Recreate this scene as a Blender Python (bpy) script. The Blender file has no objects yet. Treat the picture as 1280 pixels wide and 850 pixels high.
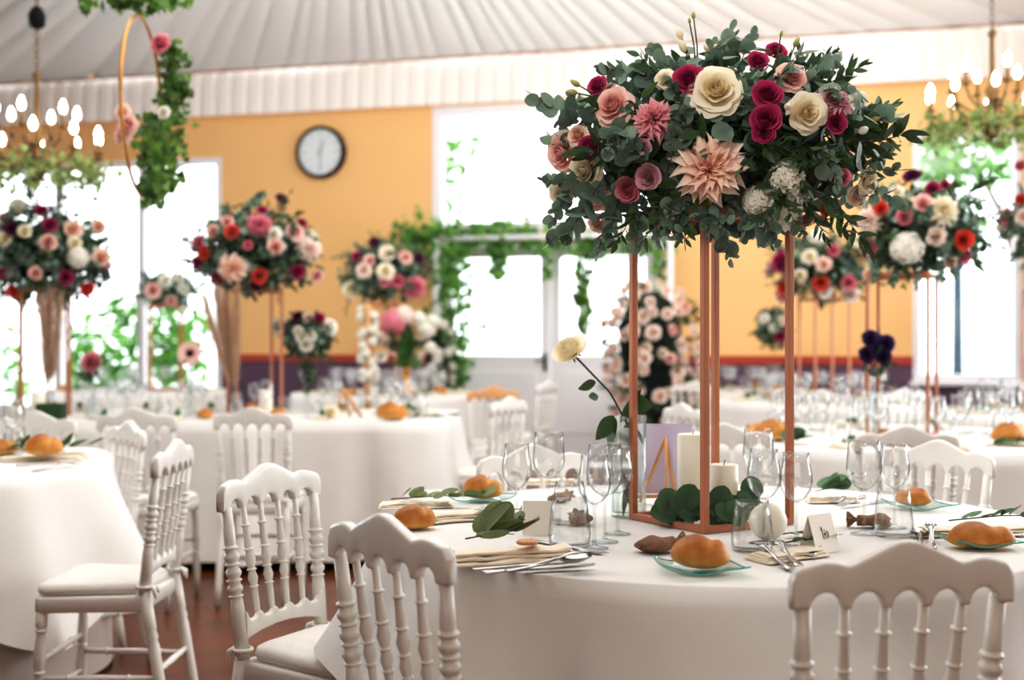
import bpy, bmesh, math, random
from mathutils import Vector, Matrix, Quaternion, noise
R = math.radians
PI = math.pi
F = 1540.0          # focal length in pixels of a 1280 px wide frame
EYE = 1.25
FZ = -.14           # floor level in the same units
C = bpy.context.scene.collection

# ------------------------------------------------------------------ measuring helpers
def P(px, py, d):
    return Vector(((px-640)/F*d, d, EYE-(py-425)/F*d))
def T(px, py, z=0.75):
    d = (EYE-z)*F/(py-425)
    return P(px, py, d)

# ------------------------------------------------------------------ materials
def nmat(name):
    m = bpy.data.materials.new(name); m.use_nodes = True
    nt = m.node_tree; b = nt.nodes['Principled BSDF']
    return m, nt, b
def srgb(r, g, b):
    f = lambda c: (c/255/12.92 if c/255 <= .04045 else ((c/255+.055)/1.055)**2.4)
    return (f(r), f(g), f(b), 1)
def mat(name, col, rough=.5, metal=0, var=.12, scale=18, bump=0, bscale=60, sheen=0, sss=0, spec=.5, trans=0):
    """principled with a gentle noise variation of the colour and optional bump"""
    m, nt, b = nmat(name)
    tc = nt.nodes.new('ShaderNodeTexCoord')
    n = nt.nodes.new('ShaderNodeTexNoise'); n.inputs['Scale'].default_value = scale; n.inputs['Detail'].default_value = 4
    nt.links.new(tc.outputs['Object'], n.inputs['Vector'])
    mx = nt.nodes.new('ShaderNodeMix'); mx.data_type = 'RGBA'
    mx.inputs[6].default_value = tuple(c*(1-var) for c in col[:3])+(1,)
    mx.inputs[7].default_value = tuple(min(1, c*(1+var)) for c in col[:3])+(1,)
    nt.links.new(n.outputs['Fac'], mx.inputs[0]); nt.links.new(mx.outputs[2], b.inputs['Base Color'])
    b.inputs['Roughness'].default_value = rough; b.inputs['Metallic'].default_value = metal
    b.inputs['Specular IOR Level'].default_value = spec
    if sheen: b.inputs['Sheen Weight'].default_value = sheen
    if sss:
        b.inputs['Subsurface Weight'].default_value = sss; b.inputs['Subsurface Radius'].default_value = (.02, .015, .01)
    if bump:
        n2 = nt.nodes.new('ShaderNodeTexNoise'); n2.inputs['Scale'].default_value = bscale; n2.inputs['Detail'].default_value = 6
        nt.links.new(tc.outputs['Object'], n2.inputs['Vector'])
        bp = nt.nodes.new('ShaderNodeBump'); bp.inputs['Strength'].default_value = bump; bp.inputs['Distance'].default_value = .01
        nt.links.new(n2.outputs['Fac'], bp.inputs['Height']); nt.links.new(bp.outputs['Normal'], b.inputs['Normal'])
    return m
def leaf_mat(name, c0, c1, rough=.5, transl=.25, scale=25):
    """two-tone leaf, a little light comes through"""
    m, nt, b = nmat(name)
    tc = nt.nodes.new('ShaderNodeTexCoord')
    n = nt.nodes.new('ShaderNodeTexNoise'); n.inputs['Scale'].default_value = scale; n.inputs['Detail'].default_value = 2
    nt.links.new(tc.outputs['Object'], n.inputs['Vector'])
    at = nt.nodes.new('ShaderNodeAttribute'); at.attribute_name = 't'
    ad = nt.nodes.new('ShaderNodeMath'); ad.operation = 'MULTIPLY_ADD'; ad.inputs[1].default_value = .6; ad.inputs[2].default_value = -.05
    nt.links.new(n.outputs['Fac'], ad.inputs[0])
    ad2 = nt.nodes.new('ShaderNodeMath'); ad2.operation = 'MULTIPLY_ADD'; ad2.inputs[1].default_value = .75; ad2.use_clamp = True
    nt.links.new(at.outputs['Fac'], ad2.inputs[0]); nt.links.new(ad.outputs[0], ad2.inputs[2])
    mx = nt.nodes.new('ShaderNodeMix'); mx.data_type = 'RGBA'; mx.inputs[6].default_value = c0; mx.inputs[7].default_value = c1
    nt.links.new(ad2.outputs[0], mx.inputs[0]); nt.links.new(mx.outputs[2], b.inputs['Base Color'])
    b.inputs['Roughness'].default_value = rough; b.inputs['Specular IOR Level'].default_value = .4
    tr = nt.nodes.new('ShaderNodeBsdfTranslucent'); nt.links.new(mx.outputs[2], tr.inputs['Color'])
    ms = nt.nodes.new('ShaderNodeMixShader'); ms.inputs[0].default_value = transl
    out = nt.nodes['Material Output']
    nt.links.new(b.outputs[0], ms.inputs[1]); nt.links.new(tr.outputs[0], ms.inputs[2]); nt.links.new(ms.outputs[0], out.inputs['Surface'])
    return m
def thin_glass(name, tint=(.993, .997, .997, 1), edge=(.34, .38, .40, 1), ior=1.45, power=.5):
    m, nt, b = nmat(name); nt.nodes.remove(b)
    lw = nt.nodes.new('ShaderNodeLayerWeight'); lw.inputs['Blend'].default_value = power
    mx = nt.nodes.new('ShaderNodeMix'); mx.data_type = 'RGBA'; mx.inputs[6].default_value = tint; mx.inputs[7].default_value = edge
    pw = nt.nodes.new('ShaderNodeMath'); pw.operation = 'POWER'; pw.inputs[1].default_value = 4.5
    nt.links.new(lw.outputs['Facing'], pw.inputs[0]); nt.links.new(pw.outputs[0], mx.inputs[0])
    tr = nt.nodes.new('ShaderNodeBsdfTransparent'); nt.links.new(mx.outputs[2], tr.inputs['Color'])
    gl = nt.nodes.new('ShaderNodeBsdfGlossy'); gl.inputs['Roughness'].default_value = .02
    p2 = nt.nodes.new('ShaderNodeMath'); p2.operation = 'POWER'; p2.inputs[1].default_value = 4.0
    l2 = nt.nodes.new('ShaderNodeLayerWeight'); l2.inputs['Blend'].default_value = .5
    nt.links.new(l2.outputs['Facing'], p2.inputs[0])
    fr = nt.nodes.new('ShaderNodeMath'); fr.operation = 'MULTIPLY_ADD'; fr.inputs[1].default_value = .55; fr.inputs[2].default_value = .08*(ior/1.45)**3
    nt.links.new(p2.outputs[0], fr.inputs[0])
    ms = nt.nodes.new('ShaderNodeMixShader')
    nt.links.new(fr.outputs[0], ms.inputs[0]); nt.links.new(tr.outputs[0], ms.inputs[1]); nt.links.new(gl.outputs[0], ms.inputs[2])
    nt.links.new(ms.outputs[0], nt.nodes['Material Output'].inputs['Surface'])
    return m
def emit(name, col, s):
    m, nt, b = nmat(name)
    b.inputs['Base Color'].default_value = (.9, .9, .85, 1)
    b.inputs['Emission Color'].default_value = col; b.inputs['Emission Strength'].default_value = s
    return m

M = {}
M['chair'] = mat('white_lacquer', (.80, .785, .75, 1), .25, var=.03)
M['cushion'] = mat('cushion_cotton', (.80, .78, .74, 1), .9, var=.05, bump=.35, bscale=25, sheen=.2)
def cloth_mat(name, col):
    m, nt, b = nmat(name)
    tc = nt.nodes.new('ShaderNodeTexCoord')
    w = nt.nodes.new('ShaderNodeTexNoise'); w.inputs['Scale'].default_value = 3.5; w.inputs['Detail'].default_value = 5
    nt.links.new(tc.outputs['Object'], w.inputs['Vector'])
    v = nt.nodes.new('ShaderNodeTexVoronoi'); v.inputs['Scale'].default_value = 9; v.feature = 'SMOOTH_F1'
    nt.links.new(tc.outputs['Object'], v.inputs['Vector'])
    mx = nt.nodes.new('ShaderNodeMix'); mx.data_type = 'RGBA'
    mx.inputs[6].default_value = tuple(c*.95 for c in col[:3])+(1,); mx.inputs[7].default_value = col
    nt.links.new(v.outputs['Distance'], mx.inputs[0]); nt.links.new(mx.outputs[2], b.inputs['Base Color'])
    b.inputs['Roughness'].default_value = .75; b.inputs['Specular IOR Level'].default_value = .25
    bp = nt.nodes.new('ShaderNodeBump'); bp.inputs['Strength'].default_value = .25; bp.inputs['Distance'].default_value = .03
    nt.links.new(w.outputs['Fac'], bp.inputs['Height']); nt.links.new(bp.outputs['Normal'], b.inputs['Normal'])
    return m
M['cloth'] = cloth_mat('damask_cloth', (.82, .80, .77, 1))
M['undercloth'] = cloth_mat('under_cloth', (.62, .57, .53, 1))
M['wood_dark'] = mat('dark_wood', (.05, .03, .02, 1), .5)
M['copper'] = mat('copper_paint', srgb(188, 128, 98), .40, metal=.3, var=.06, scale=40)
M['gold'] = mat('brushed_gold', srgb(190, 140, 80), .35, metal=.8, var=.08)
M['brass'] = mat('aged_brass', srgb(122, 96, 62), .4, metal=.7, var=.15)
M['euca'] = leaf_mat('eucalyptus_leaf', srgb(40, 64, 54), srgb(146, 170, 152), .55, .18)
M['euca2'] = leaf_mat('eucalyptus_leaf_green', srgb(38, 66, 44), srgb(104, 138, 100), .55, .2)
M['ruscus'] = leaf_mat('ruscus_leaf', srgb(20, 42, 26), srgb(84, 114, 66), .35, .15)
M['ivy'] = leaf_mat('ivy_leaf', srgb(26, 58, 28), srgb(120, 160, 70), .4, .35)
M['ivyb'] = leaf_mat('ivy_leaf_bright', srgb(30, 88, 58), srgb(140, 188, 96), .45, .45)
M['olive'] = leaf_mat('olive_leaf', srgb(62, 78, 40), srgb(140, 156, 100), .5, .2)
M['sage'] = leaf_mat('sage_leaf', srgb(96, 120, 66), srgb(176, 190, 130), .5, .4)
M['stem'] = mat('stem_green', srgb(62, 72, 44), .6, var=.2)
M['twig'] = mat('twig_brown', srgb(70, 48, 36), .6, var=.2)
M['foam'] = mat('dark_moss', srgb(22, 34, 24), .9, var=.3, bump=.6)
M['moss'] = mat('green_moss', srgb(52, 78, 44), .9, var=.4, bump=.8, scale=50)
for k, a, b_ in (('magenta', (116, 16, 58), (206, 66, 124)), ('rosepink', (205, 90, 120), (236, 160, 172)), ('blush', (232, 146, 146), (252, 222, 212)),
                ('cream', (248, 224, 170), (255, 252, 238)), ('white', (226, 222, 196), (255, 253, 248)), ('peach', (246, 172, 126), (255, 238, 228)),
                ('pinkdahlia', (206, 88, 116), (244, 190, 196)), ('lilac', (170, 90, 130), (240, 196, 200)), ('coral', (205, 50, 45), (240, 110, 90)),
                ('plum', (70, 20, 50), (120, 50, 90)), ('purple', (38, 22, 58), (78, 52, 110)), ('palepink', (240, 206, 194), (254, 240, 230)), ('yellow', (190, 170, 30), (232, 214, 70)),
                ('budgreen', (150, 158, 92), (214, 206, 150))):
    M[k] = leaf_mat('petal_'+k, srgb(*a), srgb(*b_), .6, .22, scale=40)
M['disk'] = mat('flower_disk', srgb(40, 26, 24), .9, bump=.6, bscale=200)
M['pampas'] = leaf_mat('pampas_plume', srgb(190, 158, 132), srgb(232, 208, 184), .9, .4, scale=60)
M['glass'] = thin_glass('clear_glass')
M['stemglass'] = thin_glass('solid_glass', (.92, .95, .95, 1), (.40, .45, .47, 1), 1.6, .5)
M['vaseglass'] = thin_glass('vase_glass', (.975, .99, .985, 1), (.42, .56, .54, 1))
M['plateglass'] = thin_glass('plate_glass', (.94, .985, .975, 1), (.60, .78, .76, 1))
M['plateedge'] = mat('plate_edge_teal', srgb(70, 165, 160), .15, var=.05)
M['windowglass'] = thin_glass('window_glass', (.98, .99, .99, 1), (.8, .85, .86, 1), 1.25)
M['water'] = thin_glass('still_water', (.97, .99, .985, 1), (.8, .87, .87, 1), 1.33)
M['candle'] = mat('ivory_wax', srgb(250, 242, 226), .45, var=.02, sss=.08)
M['wick'] = mat('wick', srgb(60, 45, 35), .9)
M['steel'] = mat('polished_steel', (.42, .41, .40, 1), .14, metal=1, var=.03)
M['napkin'] = mat('napkin_linen', srgb(236, 224, 206), .9, var=.04, bump=.25, bscale=70)
M['card'] = mat('card_stock', srgb(246, 240, 232), .7, var=.01)
M['lilaccard'] = mat('lilac_card', srgb(206, 200, 226), .6, var=.02)
M['ink'] = mat('black_ink', (.01, .01, .012, 1), .6, var=0)
M['pine'] = mat('pale_wood', srgb(212, 160, 112), .5, var=.12, scale=12)
M['kraft'] = mat('kraft_seal', srgb(206, 150, 112), .7, var=.2, bump=.4)
M['burlap'] = mat('brown_burlap', srgb(150, 116, 90), .95, var=.35, scale=90, bump=.9, bscale=160)
M['white_paint'] = mat('white_joinery', srgb(236, 234, 238), .4, var=.01)
M['black'] = mat('black_plastic', (.006, .006, .006, 1), .6, var=.1, spec=.15)
M['clockface'] = mat('clock_face', srgb(222, 228, 230), .5, var=.01)
M['greyhand'] = mat('grey_hand', srgb(150, 158, 162), .5, var=.02)
M['lampglass'] = emit('glowing_bulb', (1, .90, .74, 1), 14)
M['post_iron'] = mat('blue_green_iron', srgb(30, 58, 72), .5)
# bread crust
def bread_mat():
    m, nt, b = nmat('bread_crust')
    tc = nt.nodes.new('ShaderNodeTexCoord')
    n = nt.nodes.new('ShaderNodeTexNoise'); n.inputs['Scale'].default_value = 28; n.inputs['Detail'].default_value = 6
    nt.links.new(tc.outputs['Object'], n.inputs['Vector'])
    at = nt.nodes.new('ShaderNodeAttribute'); at.attribute_name = 't'
    a = nt.nodes.new('ShaderNodeMath'); a.operation = 'MULTIPLY_ADD'; a.inputs[1].default_value = .9; a.use_clamp = True
    s = nt.nodes.new('ShaderNodeMath'); s.operation = 'MULTIPLY_ADD'; s.inputs[1].default_value = .8; s.inputs[2].default_value = -.4
    nt.links.new(n.outputs['Fac'], s.inputs[0]); nt.links.new(at.outputs['Fac'], a.inputs[0]); nt.links.new(s.outputs[0], a.inputs[2])
    cr = nt.nodes.new('ShaderNodeValToRGB'); e = cr.color_ramp.elements
    e[0].color = srgb(226, 184, 112); e[0].position = .05; e[1].color = srgb(140, 74, 20); e[1].position = .95
    k = e.new(.5); k.color = srgb(198, 132, 54)
    nt.links.new(a.outputs[0], cr.inputs[0]); nt.links.new(cr.outputs[0], b.inputs['Base Color'])
    b.inputs['Roughness'].default_value = .5
    bp = nt.nodes.new('ShaderNodeBump'); bp.inputs['Strength'].default_value = .5; bp.inputs['Distance'].default_value = .004
    nt.links.new(n.outputs['Fac'], bp.inputs['Height']); nt.links.new(bp.outputs['Normal'], b.inputs['Normal'])
    return m
M['bread'] = bread_mat()
# parquet
def floor_mat():
    m, nt, b = nmat('oak_parquet')
    tc = nt.nodes.new('ShaderNodeTexCoord'); mp = nt.nodes.new('ShaderNodeMapping'); mp.inputs['Rotation'].default_value = (0, 0, R(38))
    nt.links.new(tc.outputs['Object'], mp.inputs['Vector'])
    br = nt.nodes.new('ShaderNodeTexBrick'); br.inputs['Scale'].default_value = 1
    br.inputs['Brick Width'].default_value = .45; br.inputs['Row Height'].default_value = .075; br.inputs['Mortar Size'].default_value = .002
    br.inputs['Color1'].default_value = srgb(116, 66, 36); br.inputs['Color2'].default_value = srgb(80, 42, 24); br.inputs['Mortar'].default_value = srgb(46, 22, 14)
    nt.links.new(mp.outputs[0], br.inputs['Vector'])
    n = nt.nodes.new('ShaderNodeTexNoise'); n.inputs['Scale'].default_value = 4; n.inputs['Detail'].default_value = 8
    mp2 = nt.nodes.new('ShaderNodeMapping'); mp2.inputs['Scale'].default_value = (1, 12, 1); nt.links.new(mp.outputs[0], mp2.inputs['Vector']); nt.links.new(mp2.outputs[0], n.inputs['Vector'])
    mx = nt.nodes.new('ShaderNodeMix'); mx.data_type = 'RGBA'; mx.blend_type = 'MULTIPLY'; mx.inputs[0].default_value = .5
    nt.links.new(br.outputs['Color'], mx.inputs[6]); nt.links.new(n.outputs['Color'], mx.inputs[7])
    hs = nt.nodes.new('ShaderNodeHueSaturation'); hs.inputs['Value'].default_value = 1.3; hs.inputs['Saturation'].default_value = 1.1
    nt.links.new(mx.outputs[2], hs.inputs['Color']); nt.links.new(hs.outputs[0], b.inputs['Base Color'])
    b.inputs['Roughness'].default_value = .28
    return m
M['floor'] = floor_mat()
def wall_mat(name, c0, c1, stripes=30):
    m, nt, b = nmat(name)
    tc = nt.nodes.new('ShaderNodeTexCoord')
    w = nt.nodes.new('ShaderNodeTexWave'); w.wave_type = 'BANDS'; w.bands_direction = 'X'; w.inputs['Scale'].default_value = stripes/6.283*2; w.inputs['Distortion'].default_value = .3
    nt.links.new(tc.outputs['Object'], w.inputs['Vector'])
    n = nt.nodes.new('ShaderNodeTexNoise'); n.inputs['Scale'].default_value = 1.2; nt.links.new(tc.outputs['Object'], n.inputs['Vector'])
    ad = nt.nodes.new('ShaderNodeMath'); ad.operation = 'MULTIPLY'; nt.links.new(w.outputs['Fac'], ad.inputs[0]); nt.links.new(n.outputs['Fac'], ad.inputs[1])
    mx = nt.nodes.new('ShaderNodeMix'); mx.data_type = 'RGBA'; mx.inputs[6].default_value = c0; mx.inputs[7].default_value = c1
    nt.links.new(ad.outputs[0], mx.inputs[0]); nt.links.new(mx.outputs[2], b.inputs['Base Color'])
    b.inputs['Roughness'].default_value = .8; b.inputs['Specular IOR Level'].default_value = .2
    return m
M['wallpaper'] = wall_mat('orange_wallpaper', srgb(240, 192, 136), srgb(245, 203, 152))
M['plaster'] = mat('pale_plaster', srgb(226, 226, 228), .8, var=.02)
M['dado'] = mat('purple_dado', srgb(104, 78, 100), .6, var=.08, scale=3)
M['rail'] = mat('red_rail', srgb(176, 70, 48), .5, var=.05)
M['drape'] = mat('draped_lining', srgb(238, 239, 240), .85, var=.03, scale=2)
M['valance'] = mat('valance_fabric', srgb(246, 238, 232), .85, var=.03, scale=2)
M['piping'] = mat('brown_piping', srgb(176, 140, 116), .8, var=.1)
M['terrace'] = mat('pale_terrace', srgb(225, 225, 220), .9, var=.05, scale=1)
M['leafout'] = leaf_mat('garden_leaf', srgb(20, 66, 40), srgb(120, 180, 80), .5, .5, scale=1.5)
M['bark'] = mat('bark', srgb(110, 95, 80), .9, var=.2)

# ------------------------------------------------------------------ mesh builder
class MB:
    def __init__(s): s.v = []; s.f = []; s.m = []; s.t = []; s.s = []
    def add(s, verts, faces, mat=0, M=None, t=None, smooth=True):
        o = len(s.v)
        if M is not None: verts = [M @ Vector(p) for p in verts]
        s.v += [tuple(p) for p in verts]
        s.t += (list(t) if t is not None else [0.5]*len(verts))
        for f in faces:
            s.f.append(tuple(o+i for i in f)); s.m.append(mat); s.s.append(smooth)
    def merge(s, b, M=None, mat=0):
        o = len(s.v)
        s.v += [tuple(M @ Vector(p)) for p in b.v] if M is not None else b.v
        s.t += b.t
        for f, m_, sm in zip(b.f, b.m, b.s):
            s.f.append(tuple(o+i for i in f)); s.m.append(m_+mat); s.s.append(sm)
    def box(s, c, size, M=None, bev=0, mat=0):
        x, y, z = (q/2 for q in size)
        if bev <= 0:
            vs = [(c[0]+a*x, c[1]+b*y, c[2]+d*z) for d in (-1, 1) for b in (-1, 1) for a in (-1, 1)]
            s.add(vs, [(0, 2, 3, 1), (4, 5, 7, 6), (0, 1, 5, 4), (2, 6, 7, 3), (0, 4, 6, 2), (1, 3, 7, 5)], mat, M, smooth=False); return
        bm = bmesh.new(); bmesh.ops.create_cube(bm, size=1)
        for v in bm.verts: v.co = Vector((v.co.x*size[0], v.co.y*size[1], v.co.z*size[2]))+Vector(c)
        bmesh.ops.bevel(bm, geom=bm.edges[:], offset=bev, segments=2, affect='EDGES', profile=.6)
        bm.verts.index_update()
        s.add([v.co.copy() for v in bm.verts], [[v.index for v in f.verts] for f in bm.faces], mat, M, smooth=False); bm.free()
    def lathe(s, prof, n=20, M=None, mat=0, tt=None):
        vs = []; ts = []
        for i, (r, z) in enumerate(prof):
            for k in range(n):
                a = 2*PI*k/n; vs.append((r*math.cos(a), r*math.sin(a), z)); ts.append(tt[i] if tt else .5)
        fs = [(i*n+k, i*n+(k+1) % n, (i+1)*n+(k+1) % n, (i+1)*n+k) for i in range(len(prof)-1) for k in range(n)]
        if prof[0][0] > 1e-5 and prof[0][0] < 9: pass
        s.add(vs, fs, mat, M, ts)
    def cap(s, r, z, n=20, M=None, mat=0, up=True):
        vs = [(r*math.cos(2*PI*k/n), r*math.sin(2*PI*k/n), z) for k in range(n)]
        s.add(vs, [tuple(range(n)) if up else tuple(reversed(range(n)))], mat, M, smooth=False)
    def tube(s, pts, rad, n=8, M=None, mat=0, closed=False, t=None):
        pts = [Vector(p) for p in pts]; L = len(pts)
        if not isinstance(rad, (list, tuple)): rad = [rad]*L
        vs = []; nrm = None
        for i, p in enumerate(pts):
            a = pts[(i-1) % L] if (closed or i > 0) else p; b = pts[(i+1) % L] if (closed or i < L-1) else p
            d = (b-a).normalized()
            if nrm is None:
                nrm = d.orthogonal().normalized()
            else:
                nrm = (nrm-d*nrm.dot(d))
                nrm = nrm.normalized() if nrm.length > 1e-6 else d.orthogonal().normalized()
            bi = d.cross(nrm)
            for k in range(n):
                an = 2*PI*k/n; vs.append(p+(nrm*math.cos(an)+bi*math.sin(an))*rad[i])
        fs = [(i*n+k, i*n+(k+1) % n, ((i+1) % L)*n+(k+1) % n, ((i+1) % L)*n+k) for i in range(L if closed else L-1) for k in range(n)]
        if not closed: fs += [tuple(reversed(range(n))), tuple((L-1)*n+k for k in range(n))]
        s.add(vs, fs, mat, M, t=[t]*len(vs) if t is not None else None)
    def loft(s, out, rings, M=None, mat=0, cap0=True, cap1=True, smooth=True):
        n = len(out); vs = []
        for sc, z in rings: vs += [(x*sc, y*sc, z) for x, y in out]
        fs = [(i*n+k, i*n+(k+1) % n, (i+1)*n+(k+1) % n, (i+1)*n+k) for i in range(len(rings)-1) for k in range(n)]
        if cap0: fs.append(tuple(reversed(range(n))))
        if cap1: fs.append(tuple((len(rings)-1)*n+k for k in range(n)))
        s.add(vs, fs, mat, M, smooth=smooth)
    def grid(s, fn, nu, nv, M=None, mat=0, tf=None, smooth=True):
        vs = []; ts = []
        for j in range(nv+1):
            for i in range(nu+1):
                vs.append(fn(i/nu, j/nv)); ts.append(tf(i/nu, j/nv) if tf else .5)
        fs = [(j*(nu+1)+i, j*(nu+1)+i+1, (j+1)*(nu+1)+i+1, (j+1)*(nu+1)+i) for j in range(nv) for i in range(nu)]
        s.add(vs, fs, mat, M, ts, smooth)
    def mesh(s, name, mats):
        me = bpy.data.meshes.new(name); me.from_pydata(s.v, [], s.f)
        for m_ in (mats if isinstance(mats, (list, tuple)) else [mats]): me.materials.append(m_)
        me.polygons.foreach_set('material_index', s.m); me.polygons.foreach_set('use_smooth', s.s)
        at = me.attributes.new('t', 'FLOAT', 'POINT'); at.data.foreach_set('value', s.t)
        me.update(); return me
    def build(s, name, mats, parent=None, Mx=None):
        o = bpy.data.objects.new(name, s.mesh(name, mats)); C.objects.link(o)
        if parent is not None: o.parent = parent
        if Mx is not None: o.matrix_local = Mx
        return o

def put(name, me, parent=None, Mx=None):
    o = bpy.data.objects.new(name, me); C.objects.link(o)
    if parent is not None: o.parent = parent
    if Mx is not None: o.matrix_local = Mx
    return o
def tag(o, label, cat, group=None, kind=None):
    o['label'] = label; o['category'] = cat
    if group: o['group'] = group
    if kind: o['kind'] = kind
    return o
def empty(name, loc=(0, 0, 0), rz=0):
    o = bpy.data.objects.new(name, None); C.objects.link(o); o.location = loc; o.rotation_euler = (0, 0, rz); o.empty_display_size = .1
    return o
def thing(name, label, cat, loc=(0, 0, 0), rz=0, group=None):
    return tag(empty(name, loc, rz), label, cat, group)
def struct(o):
    o['kind'] = 'structure'; return o
def dup(root, loc, rz, label, group=None):
    """copy a thing with its parts and their sub-parts"""
    r = root.copy(); C.objects.link(r); r.location = loc; r.rotation_euler = (0, 0, rz); r['label'] = label
    if group: r['group'] = group
    elif 'group' in r.keys(): del r['group']
    for ch in list(root.children):
        c = ch.copy(); C.objects.link(c); c.parent = r
        for g in list(ch.children):
            d = g.copy(); C.objects.link(d); d.parent = c
    return r
def Rz(a): return Matrix.Rotation(a, 4, 'Z')
def Rx(a): return Matrix.Rotation(a, 4, 'X')
def Ry(a): return Matrix.Rotation(a, 4, 'Y')
def Tm(*a): return Matrix.Translation(Vector(a[0]) if len(a) == 1 else Vector(a))
def Sc(s): return Matrix.Diagonal((s, s, s, 1))
def aim(p, d, roll=0, s=1):
    q = Vector(d).normalized().to_track_quat('Z', 'Y')
    return Tm(p) @ q.to_matrix().to_4x4() @ Rz(roll) @ Sc(s)
def smooth01(x):
    x = max(0, min(1, x)); return x*x*(3-2*x)

# ================================================================== SETTING
# back wall frame: u runs along the wall, n points into the room
SL = -0.258; WY0 = 13.86; CL = math.sqrt(1+SL*SL)
UD = Vector((1/CL, SL/CL, 0)); ND = Vector((SL/CL, -1/CL, 0))
W0 = Vector((0, WY0, 0))
def Wp(u, n, z): return W0+UD*u+ND*n+Vector((0, 0, z))
WM = Matrix(((UD.x, ND.x, 0, W0.x), (UD.y, ND.y, 0, W0.y), (0, 0, 1, 0), (0, 0, 0, 1)))   # local (u, n, z)
def wd(px):
    k = (px-640)/F; return WY0/(1-SL*k)
def wu(px): return (px-640)/F*wd(px)*CL
def wz(px, py): return EYE+(425-py)/F*wd(px)
U0, U1, DEPTH = -10.0, 9.0, 17.5
ZV0, ZV1 = 3.92, 4.43

mb = MB(); mb.box(((U0+U1)/2, DEPTH/2, FZ-.05), (U1-U0, DEPTH, .1))
struct(mb.build('floor', M['floor'], None, WM))
mb = MB(); mb.box((0, -25, FZ-.2), (80, 49.5, .1))
struct(mb.build('ground', M['terrace'], None, WM))

uA0, uA1 = wu(-90), wu(277)          # left window
uB0, uB1 = wu(541), wu(830)          # glazed double door and the window over it
uC0, uC1 = wu(1141), wu(1277)        # right window
zA0, zA1 = .35, 3.44
zC0, zC1 = .82, 3.41
zD = 2.36; zE0 = 2.47
TH = .22
def wallpiece(mb, u0, u1, z0, z1): mb.box(((u0+u1)/2, -TH/2, (z0+z1)/2), (u1-u0, TH, z1-z0))
mb = MB()
for u0, u1, z0, z1 in ((U0, uA0, 1.05, 4.7), (uA0, uA1, zA1, 4.7), (uA1, uB0, 1.05, 4.7), (uB0, uB1, zD, zE0), (uB0, uB1, 3.91, 4.7),
                       (uB1, uC0, 1.05, 4.7), (uC0, uC1, zC1, 4.7), (uC1, U1, 1.05, 4.7)):
    wallpiece(mb, u0, u1, z0, z1)
wb = struct(mb.build('wall_back', M['wallpaper'], None, WM))
mb = MB()
for u0, u1, z1 in ((U0, uA0, 1.05), (uA0, uA1, zA0), (uA1, uB0, 1.05), (uB1, uC0, 1.05), (uC0, uC1, zC0), (uC1, U1, 1.05)):
    wallpiece(mb, u0, u1, FZ, z1)
mb.build('wall_dado', M['dado'], wb)
tr = MB()
for u0, u1 in ((U0, uA0), (uA1, uB0), (uB1, uC0), (uC1, U1)):
    tr.box(((u0+u1)/2, .012, 1.035), (u1-u0, .024, .09), bev=.006)
struct(tr.build('trim_1', M['rail'], None, WM))
bs = MB()
for u0, u1 in ((U0, uA1), (uA1, uB0), (uB1, U1)): bs.box(((u0+u1)/2, .01, FZ+.06), (u1-u0, .02, .12))
struct(bs.build('baseboard_back', M['white_paint'], None, WM))
for nm, u0, u1, n0, n1 in (('wall_left', U0-.2, U0, 0, DEPTH), ('wall_right', U1, U1+.2, 0, DEPTH), ('wall_front', U0, U1, DEPTH, DEPTH+.2)):
    mb = MB(); mb.box(((u0+u1)/2, (n0+n1)/2, 2.2), (u1-u0, n1-n0, 4.9)); struct(mb.build(nm, M['plaster'], None, WM))

def window(name, u0, u1, z0, z1, mull, transoms=(), fr=.075, sill=True):
    """frame with mullions and one pane per light"""
    root = struct(empty(name)); root.matrix_world = WM @ Tm(((u0+u1)/2, 0, z0))
    w, h = u1-u0, z1-z0
    f = MB()
    for x in (-w/2+fr/2, w/2-fr/2): f.box((x, -.06, h/2), (fr, .14, h), bev=.008)
    for z in (fr/2, h-fr/2): f.box((0, -.06, z), (w-2*fr, .14, fr), bev=.008)
    f.build('window_frame', M['white_paint'], root)
    xs = [-w/2]+[m-(u0+u1)/2 for m in mull]+[w/2]
    for m_ in mull:
        b = MB(); b.box((m_-(u0+u1)/2, -.06, h/2), (.09, .12, h-2*fr), bev=.006); b.build('mullion', M['white_paint'], root)
    for i in range(len(xs)-1):
        p = MB(); a, c = xs[i], xs[i+1]
        p.add([(a+.03, -.06, fr*.6), (c-.03, -.06, fr*.6), (c-.03, -.06, h-fr*.6), (a+.03, -.06, h-fr*.6)], [(0, 1, 2, 3)], smooth=False)
        p.build('pane', M['windowglass'], root)
    if sill:
        b = MB(); b.box((0, .05, -.02), (w+.08, .14, .04), bev=.008); b.build('window_sill', M['white_paint'], root)
    return root
window('window_1', uA0, uA1, zA0, zA1, [wu(-10), wu(72), wu(176)])
window('window_2', uB0, uB1, zE0+.0, 3.91, [wu(687)], sill=False, fr=.11)
window('window_3', uC0, uC1, zC0, zC1, [])
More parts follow.
